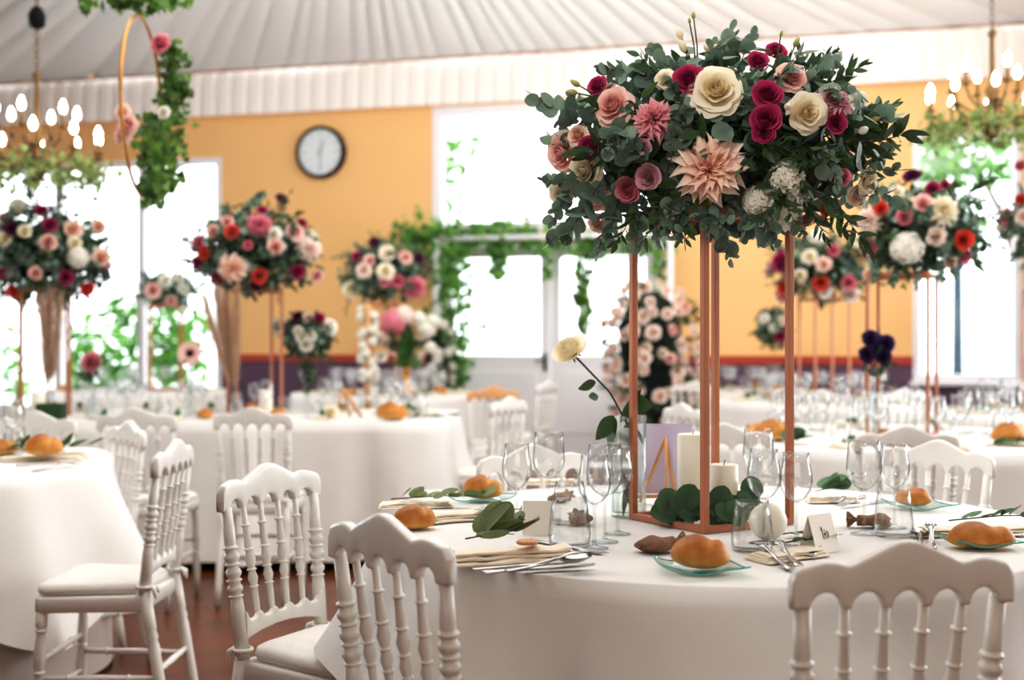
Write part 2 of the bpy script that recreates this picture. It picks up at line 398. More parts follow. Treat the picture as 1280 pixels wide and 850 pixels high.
# glazed double door
dr = struct(empty('door_1')); dr.matrix_world = WM @ Tm(((uB0+uB1)/2, 0, 0))
um = (uB0+uB1)/2
f = MB()
for u in (uB0+.05, uB1-.05): f.box((u-um, -.06, (zD+FZ)/2), (.10, .16, zD-FZ), bev=.008)
f.box((0, -.06, zD-.05), (uB1-uB0-.2, .16, .10), bev=.008)
f.build('door_frame', M['white_paint'], dr)
mid = wu(687)
for a, b in ((uB0+.1, mid-.005), (mid+.005, uB1-.1)):
    l = MB(); ca, cb = a-um, b-um; zb = 1.08; ft = .11
    l.box(((ca+cb)/2, -.06, (zb+FZ)/2+.01), (cb-ca, .05, zb-FZ-.02), bev=.004)
    l.box(((ca+cb)/2, -.03, .55), (cb-ca-.3, .02, .7), bev=.008)
    for x in (ca+ft/2, cb-ft/2): l.box((x, -.06, (zb+zD-.1)/2), (ft, .05, zD-.1-zb), bev=.004)
    l.box(((ca+cb)/2, -.06, zD-.1-.04), (cb-ca-2*ft, .05, .08), bev=.004)
    lo = l.build('door_leaf', M['white_paint'], dr)
    p = MB(); p.add([(ca+ft, -.06, zb), (cb-ft, -.06, zb), (cb-ft, -.06, zD-.18), (ca+ft, -.06, zD-.18)], [(0, 1, 2, 3)], smooth=False)
    p.build('pane', M['windowglass'], lo)
h = MB(); h.tube([(mid-um-.06, -.03, 1.02), (mid-um-.06, .03, 1.02), (mid-um-.16, .035, 1.02)], .01); h.box((mid-um-.06, -.03, 1.0), (.04, .012, .2), bev=.004)
h.build('door_handle', M['black'], dr)

# tent lining: pleated cone from an apex over the room down to the wall tops
AP = Vector((-1.25, 9.4, 0)); APZ = 5.75
apn = (AP-W0).dot(ND); apu = (AP-W0).dot(UD)
random.seed(4)
mb = MB(); NT = 1100; NR = 10
fold = [0]*NT; k = 0
while k < NT:
    w = random.choice((6, 8, 9, 10, 12, 14)); dp = random.uniform(.035, .095)
    for j in range(w):
        if k+j < NT: fold[k+j] = dp*(1-abs(math.sin(PI*j/w))**.55)
    k += w
vs = []; ts = []
for i in range(NT):
    a = 2*PI*i/NT; du, dn = math.sin(a), math.cos(a)
    tmin = 1e9
    if du > 1e-6: tmin = min(tmin, (U1-apu)/du)
    if du < -1e-6: tmin = min(tmin, (U0-apu)/du)
    if dn > 1e-6: tmin = min(tmin, (DEPTH-apn)/dn)
    if dn < -1e-6: tmin = min(tmin, (.16-apn)/dn)
    for j in range(NR+1):
        s = j/NR; r = tmin*s
        z = APZ+(ZV1-APZ)*s-.10*math.sin(PI*s)
        z += fold[i]*math.sin(PI*min(1, s*1.02)*.94)**.6*(.35+.65*s) if s > 0 else 0
        vs.append((apu+du*r, apn+dn*r, z)); ts.append(.5)
fs = [(i*(NR+1)+j, ((i+1) % NT)*(NR+1)+j, ((i+1) % NT)*(NR+1)+j+1, i*(NR+1)+j+1) for i in range(NT) for j in range(NR)]
mb.add(vs, fs)
struct(mb.build('ceiling', M['drape'], None, WM))
mb = MB()
def vfn(a, b):
    u = U0+.1+(U1-U0-.2)*a
    ph = u/.20
    s = abs((ph % 1)-.5)*2
    dep = .05*(1-s**5)*(.5+.5*b)
    return (u, .10+dep+.012*math.sin(u*3), ZV1-(ZV1-ZV0)*b-.012*b*(1-s**4))
mb.grid(vfn, 1140, 5)
v = struct(mb.build('ceiling_valance', M['valance'], None, WM))
mb = MB(); mb.tube([(U0+.1, .165, ZV1), ((U0+U1)/2, .165, ZV1), (U1-.1, .165, ZV1)], .016)
struct(mb.build('trim_2', M['piping'], None, WM))

# ================================================================== GARDEN OUTSIDE
def leaf_cloud(mb, c, rad, n, size, seed):
    rd = random.Random(seed)
    for _ in range(n):
        while True:
            p = Vector((rd.uniform(-1, 1), rd.uniform(-1, 1), rd.uniform(-1, 1)))
            if .25 < p.length < 1: break
        q = Vector(c)+Vector((p.x*rad[0], p.y*rad[1], p.z*rad[2]))
        Mx = aim(q, (rd.uniform(-1, 1), rd.uniform(-1, 1), rd.uniform(-.3, 1)), rd.uniform(0, 6))
        s = size*rd.uniform(.6, 1.3)
        mb.add([(0, -s, 0), (s*.45, 0, s*.1), (0, s, 0), (-s*.45, 0, s*.1)], [(0, 1, 2, 3)], 0, Mx, [rd.random()]*4)
def garden_tree(label, base, clouds, trunk, seed, name='garden_tree'):
    t = thing(name, label, 'tree' if 'tree' in name else 'shrub', base)
    mb = MB()
    for i, (c, r, n, s) in enumerate(clouds): leaf_cloud(mb, c, r, n, s, seed*50+i)
    mb.build('foliage', M['leafout'], t)
    b = MB(); b.tube(trunk, [.09-.05*i/max(1, len(trunk)-1) for i in range(len(trunk))]); b.build('trunk', M['bark'], t)
    return t
# seen through the right window: boughs hanging over the top of the view
p = P(1205, 300, 21); p.z = -.30
garden_tree('leafy garden tree beyond the right window, boughs over the top panes', p,
            [((-.9, 0, 4.5), (1.0, .9, .7), 420, .13), ((.4, .3, 4.7), (1.1, .9, .55), 330, .13), ((-.75, 0, 3.4), (.35, .5, .8), 90, .11), ((-1.2, .4, 3.9), (.45, .5, .9), 220, .11), ((-.2, .2, 3.6), (.7, .5, .6), 160, .11)],
            [(1.7, 1.2, 0), (1.6, 1.1, 2), (.9, .7, 3.8), (.2, .3, 4.8)], 3)
p = P(180, 425, 18.5); p.z = -.30
garden_tree('bamboo-like green shrubs outside the left window behind the head table', p,
            [((-.2, 0, 1.3), (1.0, .6, .95), 420, .13), ((.55, .1, 1.5), (.5, .5, .7), 200, .12), ((-.75, 0, 1.0), (.45, .5, .7), 160, .12)],
            [(0, 0, 0), (.05, 0, .6), (0, .1, 1.2)], 5, 'garden_shrub')
p = P(20, 425, 20); p.z = -.30
garden_tree('paler shrub outside the left window at its far corner', p, [((-.3, 0, 1.0), (.5, .5, .8), 120, .11)], [(0, 0, 0), (0, 0, .5), (0, .1, .9)], 6, 'garden_shrub')
p = P(552, 425, 17.5); p.z = -.30
garden_tree('slim garden tree showing at the edge of the window over the door', p, [((.05, 0, 3.6), (.22, .4, .9), 80, .10), ((.3, .3, 4.3), (.4, .5, .4), 60, .10)], [(-.6, 0, 0), (-.5, 0, 2), (0, 0, 3.6)], 7)
p = P(1197, 480, 19); p.z = -.30
t = thing('lamp_post', 'blue-green iron lamp post standing outside the right window', 'lamp post', p)
b = MB(); b.lathe([(.17, 0), (.17, .5), (.13, .6), (.11, .9), (.085, 1.0), (.07, 2.6), (.0, 2.62)], 14); b.build('pole', M['post_iron'], t)
b = MB(); b.lathe([(.05, 2.6), (.12, 2.7), (.16, 3.0), (.05, 3.12), (.0, 3.2)], 8); b.build('lantern', M['post_iron'], t)

# ================================================================== CHAIRS
def ellsec(mb, cols, th, n=16, ex=5.0):
    """beam along x: for each (x, y, z0, z1) a rounded-rectangle section"""
    vs = []
    for x, y, z0, z1 in cols:
        for k in range(n):
            a = 2*PI*k/n; c, s = math.cos(a), math.sin(a)
            e = 2/ex
            vs.append((x, y+th/2*math.copysign(abs(c)**e, c), (z0+z1)/2+(z1-z0)/2*math.copysign(abs(s)**e, s)))
    L = len(cols)
    fs = [(i*n+k, i*n+(k+1) % n, (i+1)*n+(k+1) % n, (i+1)*n+k) for i in range(L-1) for k in range(n)]
    fs += [tuple(reversed(range(n))), tuple((L-1)*n+k for k in range(n))]
    mb.add(vs, fs)
def turned(p0, p1, prof, n=12):
    """lathe along p0->p1; prof is (radius, fraction)"""
    p0, p1 = Vector(p0), Vector(p1); L = (p1-p0).length
    mb = MB(); mb.lathe([(1e-4, 0)]+[(r, f*L) for r, f in prof]+[(1e-4, L)], n, aim(p0, p1-p0))
    return mb
def bead(f, r, w, k=5):
    return [(r*(.72+.28*math.sin(PI*i/(k-1))), f+w*(i/(k-1)-.5)) for i in range(k)]
HW = .195; ZR = .783
def crest_top(x):
    t = abs(x)/(HW+.012)
    z = .854+.012*smooth01((1-t)/.3)+.034*(1-smooth01(t/.52))
    z -= .006*math.exp(-((t-.52)/.09)**2)
    if t > .93: z -= .02*((t-.93)/.07)**2
    return z
SPX = [-.185, -.111, -.037, .037, .111, .185]
def crest_bot(x):
    ax = min(range(5), key=lambda i: abs(x-(SPX[i]+SPX[i+1])/2)); c = (SPX[ax]+SPX[ax+1])/2
    r = .0295
    d = abs(x-c)
    return ZR+(math.sqrt(max(0, r*r-d*d)) if d < r else 0)
def back_y(x, z):
    return .062*(1-(z-.40)/.45)-.018*(x/HW)**2*0+.012*(x/HW)**2
def make_chair():
    t = thing('banquet_chair', '', 'chair')
    mb = MB(); N = 130
    ellsec(mb, [(x, back_y(x, .84), crest_bot(x), crest_top(x)) for x in [-(HW+.012)+2*(HW+.012)*i/N for i in range(N+1)]], .028, 16, 6)
    mb.build('crest_rail', M['chair'], t)
    # lower back rail with scallops
    def lo_top(x):
        xs = [q*.87 for q in SPX[1:-1]]
        return .488+.016*max(math.exp(-((x-q)/.012)**2) for q in xs)+.028*smooth01((abs(x)-.14)/.025)
    mb = MB()
    hw2 = .165
    ellsec(mb, [(x, back_y(x, .46), .432+.022*(1-(x/hw2)**2), lo_top(x)) for x in [-hw2+2*hw2*i/80 for i in range(81)]], .022, 12, 4)
    mb.build('back_rail', M['chair'], t)
    sp = [(.0085, .0), (.0085, .16)]+bead(.18, .0145, .02)+[(.009, .205), (.0115, .38)]+bead(.40, .0155, .022)+[(.010, .425), (.0155, .50), (.010, .565)]+bead(.585, .0145, .02)+[(.010, .61), (.0145, .665), (.010, .72)]+bead(.74, .014, .02)+[(.0095, .77), (.0085, .95), (.0085, 1)]
    for x in SPX[1:-1]:
        turned((x, back_y(x, .81), ZR+.008), (x*.87, back_y(x, .5), .49), sp).build('spindle', M['chair'], t)
    for s in (-1, 1):
        top = Vector((s*.185, back_y(.185, .8), ZR+.01)); sea = Vector((s*.168, .062, .385)); foot = Vector((s*.174, -.03, FZ))
        po = [(.0145, 0), (.0165, .24)]+bead(.265, .0225, .028)+[(.016, .285)]+bead(.325, .0225, .06, 7)+[(.016, .36)]+bead(.375, .022, .022)+[(.016, .39)]+bead(.43, .0225, .06, 7)+[(.016, .465)]+bead(.48, .022, .022)+[(.016, .495)]+bead(.535, .0215, .06, 7)+[(.016, .57)]+bead(.585, .021, .022)+[(.0165, .60), (.019, .66), (.02, 1)]
        mb = turned(top, sea, po, 14)
        mb.merge(turned(sea+Vector((0, 0, .02)), foot, [(.02, 0), (.02, .25), (.0165, .27), (.021, .30), (.0165, .33), (.02, .36), (.019, .8), (.015, 1)], 12))
        mb.build('back_leg', M['chair'], t)
    def outline(wb, wf, y0, y1, rr=.05):
        pts = []
        for cx, cy, a0 in ((wf-rr, y1-rr, 0), (-wf+rr, y1-rr, 90), (-wb+rr, y0+rr, 180), (wb-rr, y0+rr, 270)):
            for k in range(6):
                a = R(a0+18*k); pts.append((cx+rr*math.cos(a), cy+rr*math.sin(a)-.24))
        return pts
    o = outline(.178, .212, .055, .43, .03)
    mb = MB(); mb.loft(o, [(.97, .325), (1, .33), (1, .37), (.985, .38)], Tm(0, .24, 0)); mb.build('seat_frame', M['chair'], t)
    o = outline(.166, .205, .075, .43, .055)
    mb = MB(); mb.loft(o, [(.90, .382), (.98, .385), (1.01, .395), (1.01, .401), (.985, .415), (.9, .423), (.6, .432), (.3, .435)], Tm(0, .24, 0))
    cu = mb.build('cushion', M['cushion'], t)
    for s in (-1, 1):
        mb = MB(); x = s*.168
        mb.tube([(x+.024*math.cos(a), .062+.024*math.sin(a), .41) for a in [2*PI*k/12 for k in range(12)]], .006, 6, closed=True)
        mb.tube([(x, .04, .41), (x+s*.012, .024, .402), (x+s*.01, .018, .372)], [.011, .009, .004], 6)
        mb.tube([(x, .04, .41), (x-s*.012, .022, .406), (x-s*.02, .018, .387)], [.011, .008, .004], 6)
        mb.build('tie', M['cushion'], cu)
    lg = [(.0195, 0), (.0195, .12)]+bead(.15, .021, .03)+[(.015, .18), (.019, .3), (.0195, .42)]+bead(.45, .021, .03)+[(.016, .5), (.0205, .6), (.018, .8), (.0125, 1)]
    for s in (-1, 1): turned((s*.19, .405, .335), (s*.195, .425, FZ), lg, 12).build('leg', M['chair'], t)
    st = [(.009, 0), (.010, .2)]+bead(.24, .0145, .03)+[(.0105, .28), (.0135, .5), (.0105, .72)]+bead(.76, .0145, .03)+[(.010, .8), (.009, 1)]
    for z in (.03, .16): turned((-.19, .414, z), (.19, .414, z), st, 10).build('stretcher', M['chair'], t)
    for s in (-1, 1): turned((s*.19, .41, .10), (s*.172, .02, .10), st, 10).build('stretcher', M['chair'], t)
    turned((-.172, .017, .12), (.172, .017, .12), st, 10).build('stretcher', M['chair'], t)
    return t
CH0 = make_chair(); CH0_used = False
def chair(x, y, face, label, group=None):
    """x, y under the crest rail; face = direction the sitter looks"""
    global CH0_used
    rz = math.atan2(face[1], face[0])-PI/2
    if not CH0_used:
        CH0_used = True; CH0.location = (x, y, 0); CH0.rotation_euler = (0, 0, rz); CH0['label'] = label
        if group: CH0['group'] = group
        return CH0
    return dup(CH0, (x, y, 0), rz, label, group)

# ================================================================== TABLES AND CLOTHS
def ring_outline(r, n=240): return [(r*math.cos(2*PI*k/n), r*math.sin(2*PI*k/n)) for k in range(n)]
def rrect_outline(w, h, rr, step=.03):
    pts = []
    segs = [((w/2, -h/2+rr), (w/2, h/2-rr)), ((w/2-rr, h/2), (-w/2+rr, h/2)), ((-w/2, h/2-rr), (-w/2, -h/2+rr)), ((-w/2+rr, -h/2), (w/2-rr, -h/2))]
    arcs = [((w/2-rr, h/2-rr), 0), ((-w/2+rr, h/2-rr), 90), ((-w/2+rr, -h/2+rr), 180), ((w/2-rr, -h/2+rr), 270)]
    for (a, b), (c, a0) in zip(segs, arcs):
        L = math.dist(a, b); n = max(1, int(L/step))
        pts += [(a[0]+(b[0]-a[0])*i/n, a[1]+(b[1]-a[1])*i/n) for i in range(n)]
        pts += [(c[0]+rr*math.cos(R(a0+9*k)), c[1]+rr*math.sin(R(a0+9*k))) for k in range(10)]
    return pts
def drape(out, ztop, hem, seed, amp=.03, freq=(5, 9, 14), flare=.05):
    """tablecloth: flat top, rolled edge, folds that deepen towards the hem. hem(angle) gives hem height"""
    rd = random.Random(seed); n = len(out)
    ph = [rd.uniform(0, 6.28) for _ in range(6)]
    per = [0]
    for i in range(1, n): per.append(per[-1]+math.dist(out[i-1], out[i]))
    tot = per[-1]+math.dist(out[-1], out[0])
    nr = []
    for i in range(n):
        a, b = out[i-1], out[(i+1) % n]; dx, dy = b[0]-a[0], b[1]-a[1]; l = math.hypot(dx, dy); nr.append((dy/l, -dx/l))
    mb = MB(); vs = []; rows = 0
    for sc in (.0, .5, .9, .985):
        vs += [(x*sc, y*sc, ztop) for x, y in out]; rows += 1
    K = 14
    for j in range(K+1):
        b = j/K
        for i in range(n):
            x, y = out[i]; nx, ny = nr[i]; s = per[i]/tot*2*PI
            hz = hem(math.atan2(y, x))
            q = sum(w*math.cos(f*round(tot/5.65)*s+ph[k]+.4*math.sin(2*s+ph[k+3])) for k, (f, w) in enumerate(zip(freq, (1, .7, .35))))
            if j == 0: off, z = .004, ztop-.0015
            else:
                qq = math.copysign(abs(q)**1.25, q); off = .012+amp*(qq*.85+.95)*b**.8+flare*b*b
                z = ztop-.012-(ztop-.012-hz)*b
            off = max(off, .006)
            vs.append((x+nx*off, y+ny*off, z))
        rows += 1
    fs = [(j*n+i, j*n+(i+1) % n, (j+1)*n+(i+1) % n, (j+1)*n+i) for j in range(rows-1) for i in range(n)]
    fs = [tuple(reversed(f)) for f in fs]
    mb.add(vs, fs)
    return mb
def round_table(x, y, r, label, clabel, hem, seed, under=True, amp=.03, group=None):
    t = thing('round_table', label, 'table', (x, y, 0))
    mb = MB(); mb.loft(ring_outline(r-.01, 64), [(1, .71), (1, .742)]); mb.build('tabletop', M['wood_dark'], t)
    for k in range(4):
        a = PI/4+k*PI/2; b = MB(); b.tube([(.6*r*math.cos(a), .6*r*math.sin(a), FZ), (.55*r*math.cos(a), .55*r*math.sin(a), .71)], .018); b.build('leg', M['wood_dark'], t)
    o = drape(ring_outline(r), .75, hem, seed, amp).build('tablecloth', M['cloth'], None, Tm(x, y, 0))
    tag(o, clabel, 'tablecloth')
    if under:
        u = drape(ring_outline(r-.035), .7455, lambda a: FZ+.02, seed+9, .014, flare=.01).build('underlay_cloth', M['undercloth'], None, Tm(x, y, 0))
        tag(u, under, 'tablecloth')
    return t
A = (.556, 3.385); RA = .9
round_table(A[0], A[1], RA, 'round banquet table carrying the copper stand, hidden under white cloth', 'white damask cloth on the nearest round table with the tall bouquet',
            lambda a: .34+.12*math.cos(4*(a-R(190))), 3, 'grey-beige floor-length cloth under the white cloth of the nearest table', .085)
B = (-2.60, 5.10)
round_table(B[0], B[1], .9, 'round table at the left edge, under a long white cloth', 'long white tablecloth at the left edge, corner almost touching the floor', lambda a: .27-.17*math.cos(4*(a+R(29))), 8, 'grey floor-length cloth under the left edge table cloth', .07)
D = (1.98, 6.35); RD = .98
round_table(D[0], D[1], RD, 'round table behind the right wine glasses under white cloth', 'white cloth on the second table at right, below the dark-leaved bouquet', lambda a: .12-.1*math.cos(4*a), 12, False)
G = (-1.18, 11.7)
round_table(*G, .9, 'round table before the ivy column, left of the door', 'white cloth on the distant table with the banana-leaf arrangement', lambda a: .06, 14, False)
H = (-3.75, 12.2)
round_table(*H, .9, 'round table under the left window behind the long table', 'white cloth on the far table under the left window', lambda a: .06, 15, False)
E = (2.58, 10.2)
round_table(*E, .9, 'round table with the third right bouquet, far right of the hall', 'white cloth on the far table below the coral and pink bouquet', lambda a: .06, 16, False)
FT = (2.25, 12.35)
round_table(*FT, .75, 'farthest round table right of the door', 'white cloth on the farthest table right of the flower column', lambda a: .06, 17, False)
N = (3.78, 8.4)
round_table(*N, .9, 'round table in front of the right window at the frame edge', 'white cloth on the table by the right window', lambda a: .06, 18, False)
# long head table
LX0, LX1, LY0, LY1 = -4.7, -.38, 7.5, 8.9
lc = ((LX0+LX1)/2, (LY0+LY1)/2)
t = thing('long_table', 'long banquet table at left with two tall bouquets and pampas, under white cloth', 'table', (lc[0], lc[1], 0))
mb = MB(); mb.loft(rrect_outline(LX1-LX0-.02, LY1-LY0-.02, .2, .2), [(1, .71), (1, .742)]); mb.build('tabletop', M['wood_dark'], t)
for sx in (-1.8, 0, 1.8):
    for sy in (-.5, .5):
        b = MB(); b.tube([(sx, sy, FZ), (sx, sy, .71)], .025); b.build('leg', M['wood_dark'], t)
o = drape(rrect_outline(LX1-LX0, LY1-LY0, .22, .02), .75, lambda a: FZ+.06, 21, .06, (5, 11, 19), .07).build('tablecloth', M['cloth'], None, Tm(lc[0], lc[1], 0))
tag(o, 'white floor-length cloth on the long table with pampas grass', 'tablecloth')

# chairs, each where the photograph shows it
chair(.69, 2.156, (-.17, .985), 'white chair at the right front, its back turned to us before the bread rolls')
chair(-.262, 2.49, (.76, .65), 'white chair at left front of the nearest table, back turned, rail before the napkin')
chair(-.70, 3.52, (.87, -.50), 'white chair facing the nearest table, its white seat cushion and spindles fully open to view')
chair(-1.185, 4.36, (-1, .03), 'white chair side-on beside the left edge table, seat tucked under its cloth')
chair(-1.67, 5.39, (-.80, -.60), 'white chair behind the side-on one, facing the left edge table')
chair(-1.36, 6.45, (0, 1), 'white chair with back to us at the long table, below the right pampas vase')
chair(-1.935, 6.34, (.03, 1), 'white chair with back to us at the long table, below the gerbera vase')
chair(-2.78, 6.75, (-.05, 1), 'white chair with back to us at the long table, below the moss block')
chair(-2.32, 6.02, (-.1, -1), 'white chair cut by the left frame edge, facing the left edge table')
chair(.067, 4.15, (.45, -.89), 'white chair at the far side of the nearest table, seen behind the left wine glasses')
chair(.89, 5.2, (-.10, -1), 'white chair at the far side of the nearest table, seen through the copper stand')
chair(1.50, 4.33, (-.72, -.70), 'bluish white chair at the right far side of the nearest table, arches behind the glasses')
chair(1.62, 5.06, (.2, .97), 'cream chair with its back to us at the second right table, only its crest showing')
chair(-.01, 7.7, (-.85, .52), 'white chair at the right end of the long table, turned sideways')
tan = chair(-.14, 9.4, (-.35, .94), 'tan-topped chair between the long table end and the door')
for ch in tan.children:
    if ch.name.startswith('crest_rail'): ch.data = ch.data.copy(); ch.data.materials[0] = M['pine']; ch['label'] = 'tan wooden crest rail'
chair(.315, 10.7, (-.9, .43), 'white chair standing before the door panels, right of the tan-topped one')
chair(.95, 6.9, (.9, .4), 'white chair back beneath the pink flower column, at the second right table')
chair(1.55, 10.5, (.35, .94), 'small distant white chair in front of the farthest table, beside the flower column')
chair(2.2, 8.75, (.3, .95), 'white chair before the far table with the coral bouquet')
chair(2.85, 8.95, (-.25, .95), 'white chair before the coral bouquet table, nearer the window')
# stool whose padded seat shows between the long table and the nearest table
p = Vector((-.37, 6.5, 0))
t = thing('padded_stool', 'white cushioned stool standing right of the long table corner', 'stool', p)
mb = MB(); mb.loft(ring_outline(.19, 32), [(.9, .385), (1, .395), (1.02, .415), (.97, .435), (.7, .442)]); mb.build('cushion', M['cushion'], t)
mb = MB(); mb.loft(ring_outline(.18, 32), [(1, .33), (1, .384)]); mb.build('seat_frame', M['chair'], t)
for k in range(4):
    a = PI/4+k*PI/2; b = MB(); b.tube([(.15*math.cos(a), .15*math.sin(a), .34), (.18*math.cos(a), .18*math.sin(a), FZ)], [.02, .014], 10); b.build('leg', M['chair'], t)

# ================================================================== FLOWERS AND LEAVES
def petal(mb, fn, nu, nv, Mx=None, tf=None): mb.grid(fn, nu, nv, Mx, 0, tf)
ROSE_LAYERS = ((3, .11, .60, 1.75, 0, .0), (4, .22, .66, 1.15, .10, .1), (5, .37, .62, .92, .25, .3), (5, .56, .48, .86, .50, .5), (5, .75, .24, .84, .85, .75), (6, .92, -.02, .72, 1.1, 1.0))
def rose_mb(Rr, seed=0, layers=6, open_=1.0):
    """spiral of petals, layer by layer: rim radius, rim height, half width, lip roll, tint"""
    rd = random.Random(seed); mb = MB()
    lay = ROSE_LAYERS[:layers]; sc = 1/ROSE_LAYERS[layers-1][1]*.95
    for li, (cnt, r0, z0, w0, roll, tint) in enumerate(lay):
        a0 = rd.uniform(0, 6.28)
        for i in range(cnt):
            ph = a0+2*PI*i/cnt+rd.uniform(-.18, .18); w = w0*rd.uniform(.9, 1.12); rr = Rr*sc*r0*rd.uniform(.92, 1.08)
            zr = Rr*(z0+rd.uniform(-.06, .06)); ro = roll*open_*rd.uniform(.6, 1.35); sk = rd.uniform(-.12, .12); tj = rd.uniform(-.10, .10); wv = rd.uniform(0, 6.28)
            def fn(a, b):
                a = a*2-1
                bb = b*(1-.20*abs(a)**2.2-.05*math.exp(-(a/.2)**2)*(li > 2))
                q = math.sin(bb*PI/2)
                rho = rr*(.12+.88*q**.8)*(1-.06*a*sk*5*b)
                z = -.34*Rr+(zr+.34*Rr)*bb**1.2+Rr*sk*a*b*.5
                c = max(0, (b-.60)/.40)*(1-.45*a*a)
                rho += Rr*.20*ro*c*c; z += Rr*(.03*c-.20*ro*c*c*c)
                rho *= 1+.035*math.sin(a*5+wv)*b*(li > 1)
                an = ph+a*w*(.5+.5*q)
                # one side of every petal tucks under its neighbour
                rho += rr*.07*a*b
                return (rho*math.cos(an), rho*math.sin(an), z)
            petal(mb, fn, 8, 7, None, lambda a, b: max(0, min(1, .10+.30*tint+tj+.55*b**2.2)))
    mb.lathe([(.001, -.40*Rr), (.25*Rr, -.33*Rr), (.32*Rr, -.10*Rr), (.08*Rr, .15*Rr), (.001, .3*Rr)], 10, tt=[.0]*5)
    return mb
def dahlia_mb(Rr, seed=0, rings=7):
    rd = random.Random(seed); mb = MB()
    for j in range(rings):
        f = j/(rings-1); cnt = int(7+10*f); L = Rr*(.34+.68*f**.8); el = R(80-82*f**.9); wd_ = Rr*(.11+.10*f)
        for i in range(cnt):
            az = 2*PI*(i+.5*(j % 2))/cnt+rd.uniform(-.16, .16); e = el+rd.uniform(-.22, .22); l = L*rd.uniform(.82, 1.1)
            tw = rd.uniform(-.6, .6); cu = rd.uniform(.5, 1.1); bn = rd.uniform(-.05, .28); ww = wd_*rd.uniform(.85, 1.15)
            def fn(a, b):
                a = a*2-1; w = ww*(math.sin(PI*min(1, .06+.94*b)**.8)**.75+.04)*(1-b**7)
                return (l*b, a*w, cu*w*a*a*1.0+.12*l*math.sin(b*PI)-bn*l*b*b*b)
            petal(mb, fn, 4, 7, Rz(az) @ Tm(Rr*.05, 0, Rr*.22*(1-f)) @ Ry(-e) @ Rx(tw), lambda a, b, f=f: min(1, .0+.50*f+.65*b*b))
    return mb
def hydrangea_mb(Rr, n=70, seed=0):
    rd = random.Random(seed); mb = MB()
    for i in range(n):
        z = 1-1.35*(i+.5)/n; r = math.sqrt(max(0, 1-z*z)); a = i*2.39996
        d = Vector((r*math.cos(a), r*math.sin(a), z)); Mx = aim(d*Rr*rd.uniform(.88, 1), d+Vector((rd.uniform(-.3, .3), rd.uniform(-.3, .3), rd.uniform(-.3, .3))), rd.uniform(0, 3))
        s = Rr*.27
        for q in range(4):
            mb.add([(0, 0, 0), (s*.5, -s*.42, s*.1), (s, 0, s*.22), (s*.5, s*.42, s*.1)], [(0, 1, 2, 3)], 0, Mx @ Rz(q*PI/2), [.3, .8, 1, .8])
    mb.lathe([(.001, -.5*Rr), (.6*Rr, -.3*Rr), (.8*Rr, .1*Rr), (.5*Rr, .7*Rr), (.001, .85*Rr)], 12, tt=[.0]*5)
    return mb
def gerbera_mb(Rr, seed=0):
    mb = MB()
    for j, (cnt, L, e) in enumerate(((22, 1, .06), (20, .84, .2))):
        for i in range(cnt):
            az = 2*PI*(i+.5*j)/cnt
            def fn(a, b): a = a*2-1; w = Rr*.13*math.sin(PI*(.15+.8*b))**.6; return (Rr*(.2+.8*L*b), a*w, .02*Rr*math.sin(b*PI)+.1*w*a*a)
            petal(mb, fn, 2, 4, Rz(az) @ Ry(-e), lambda a, b: .3+.7*b)
    mb.lathe([(.3*Rr, 0), (.3*Rr, .1*Rr), (.18*Rr, .16*Rr), (.001, .14*Rr)], 14, mat=1)
    mb.lathe([(.03*Rr, -.3*Rr), (.2*Rr, -.05*Rr), (.3*Rr, .03*Rr)], 10, mat=2)
    return mb
def bud_mb(L, r, seed=0):
    mb = MB(); pr = [(.3, 0), (.75, .12), (1, .35), (.95, .55), (.7, .8), (.3, .96), (.01, 1)]
    mb.lathe([(q*r, z*L) for q, z in pr], 10, tt=[.0, .1, .4, .6, .8, .9, 1])
    return mb
def leaf_shape(mb, Mx, L, W, kind, rd, mat=0):
    """leaf along +Y from the origin, 3 columns"""
    if kind == 'round': hw = [.0, .34, .49, .5, .40, .22, .02]; ys = [0, .12, .32, .55, .78, .93, 1.0]
    elif kind == 'point': hw = [.0, .26, .46, .5, .38, .18, .0]; ys = [0, .1, .28, .45, .68, .88, 1.0]
    else: hw = [0, .3, .5, .5, .42, .2, 0]; ys = [0, .1, .3, .5, .7, .9, 1]
    cup = rd.uniform(-.25, .35); bend = rd.uniform(-.3, .12); t = rd.random()
    vs = []; ts = []
    for h, y in zip(hw, ys):
        for a in (-1, 0, 1):
            vs.append((a*h*W, y*L, abs(a)*h*W*cup+bend*L*y*y*.6)); ts.append(min(1, max(0, t*.8+(.12 if a else .0))))
    fs = [(r_*3+c, r_*3+c+1, (r_+1)*3+c+1, (r_+1)*3+c) for r_ in range(6) for c in range(2)]
    mb.add(vs, fs, mat, Mx, ts)
def sprig_mb(L, n, kind, lw, seed, curve=.25):
    """stem along +Z with leaves; material 0 leaf, 1 stem"""
    rd = random.Random(seed); mb = MB()
    ca = rd.uniform(0, 6.28); cv = curve*L*rd.uniform(.3, 1)
    pt = lambda b: Vector((cv*math.cos(ca)*b*b, cv*math.sin(ca)*b*b, L*b))
    mb.tube([pt(i/7) for i in range(8)], [.0022*(1-.6*i/7) for i in range(8)], 5, mat=1)
    for i in range(n):
        b = .16+.84*(i+.6)/n; p = pt(min(1, b)); az = i*PI*(1.0 if kind == 'round' else .82)+rd.uniform(-.5, .5)+(PI/2*(i//2 % 2))
        tilt = R(rd.uniform(35, 75))*(1-.35*b)
        if i == n-1: tilt = R(8)
        l, w = lw; s = rd.uniform(.75, 1.15)*(1-.38*b*b)
        d = Vector((math.sin(tilt)*math.cos(az), math.sin(tilt)*math.sin(az), math.cos(tilt)))
        q = d.to_track_quat('Y', 'Z').to_matrix().to_4x4()
        leaf_shape(mb, Tm(p) @ q @ Ry(rd.uniform(-1.0, 1.0)), l*s, w*s, kind, rd)
    return mb
LIB = {}
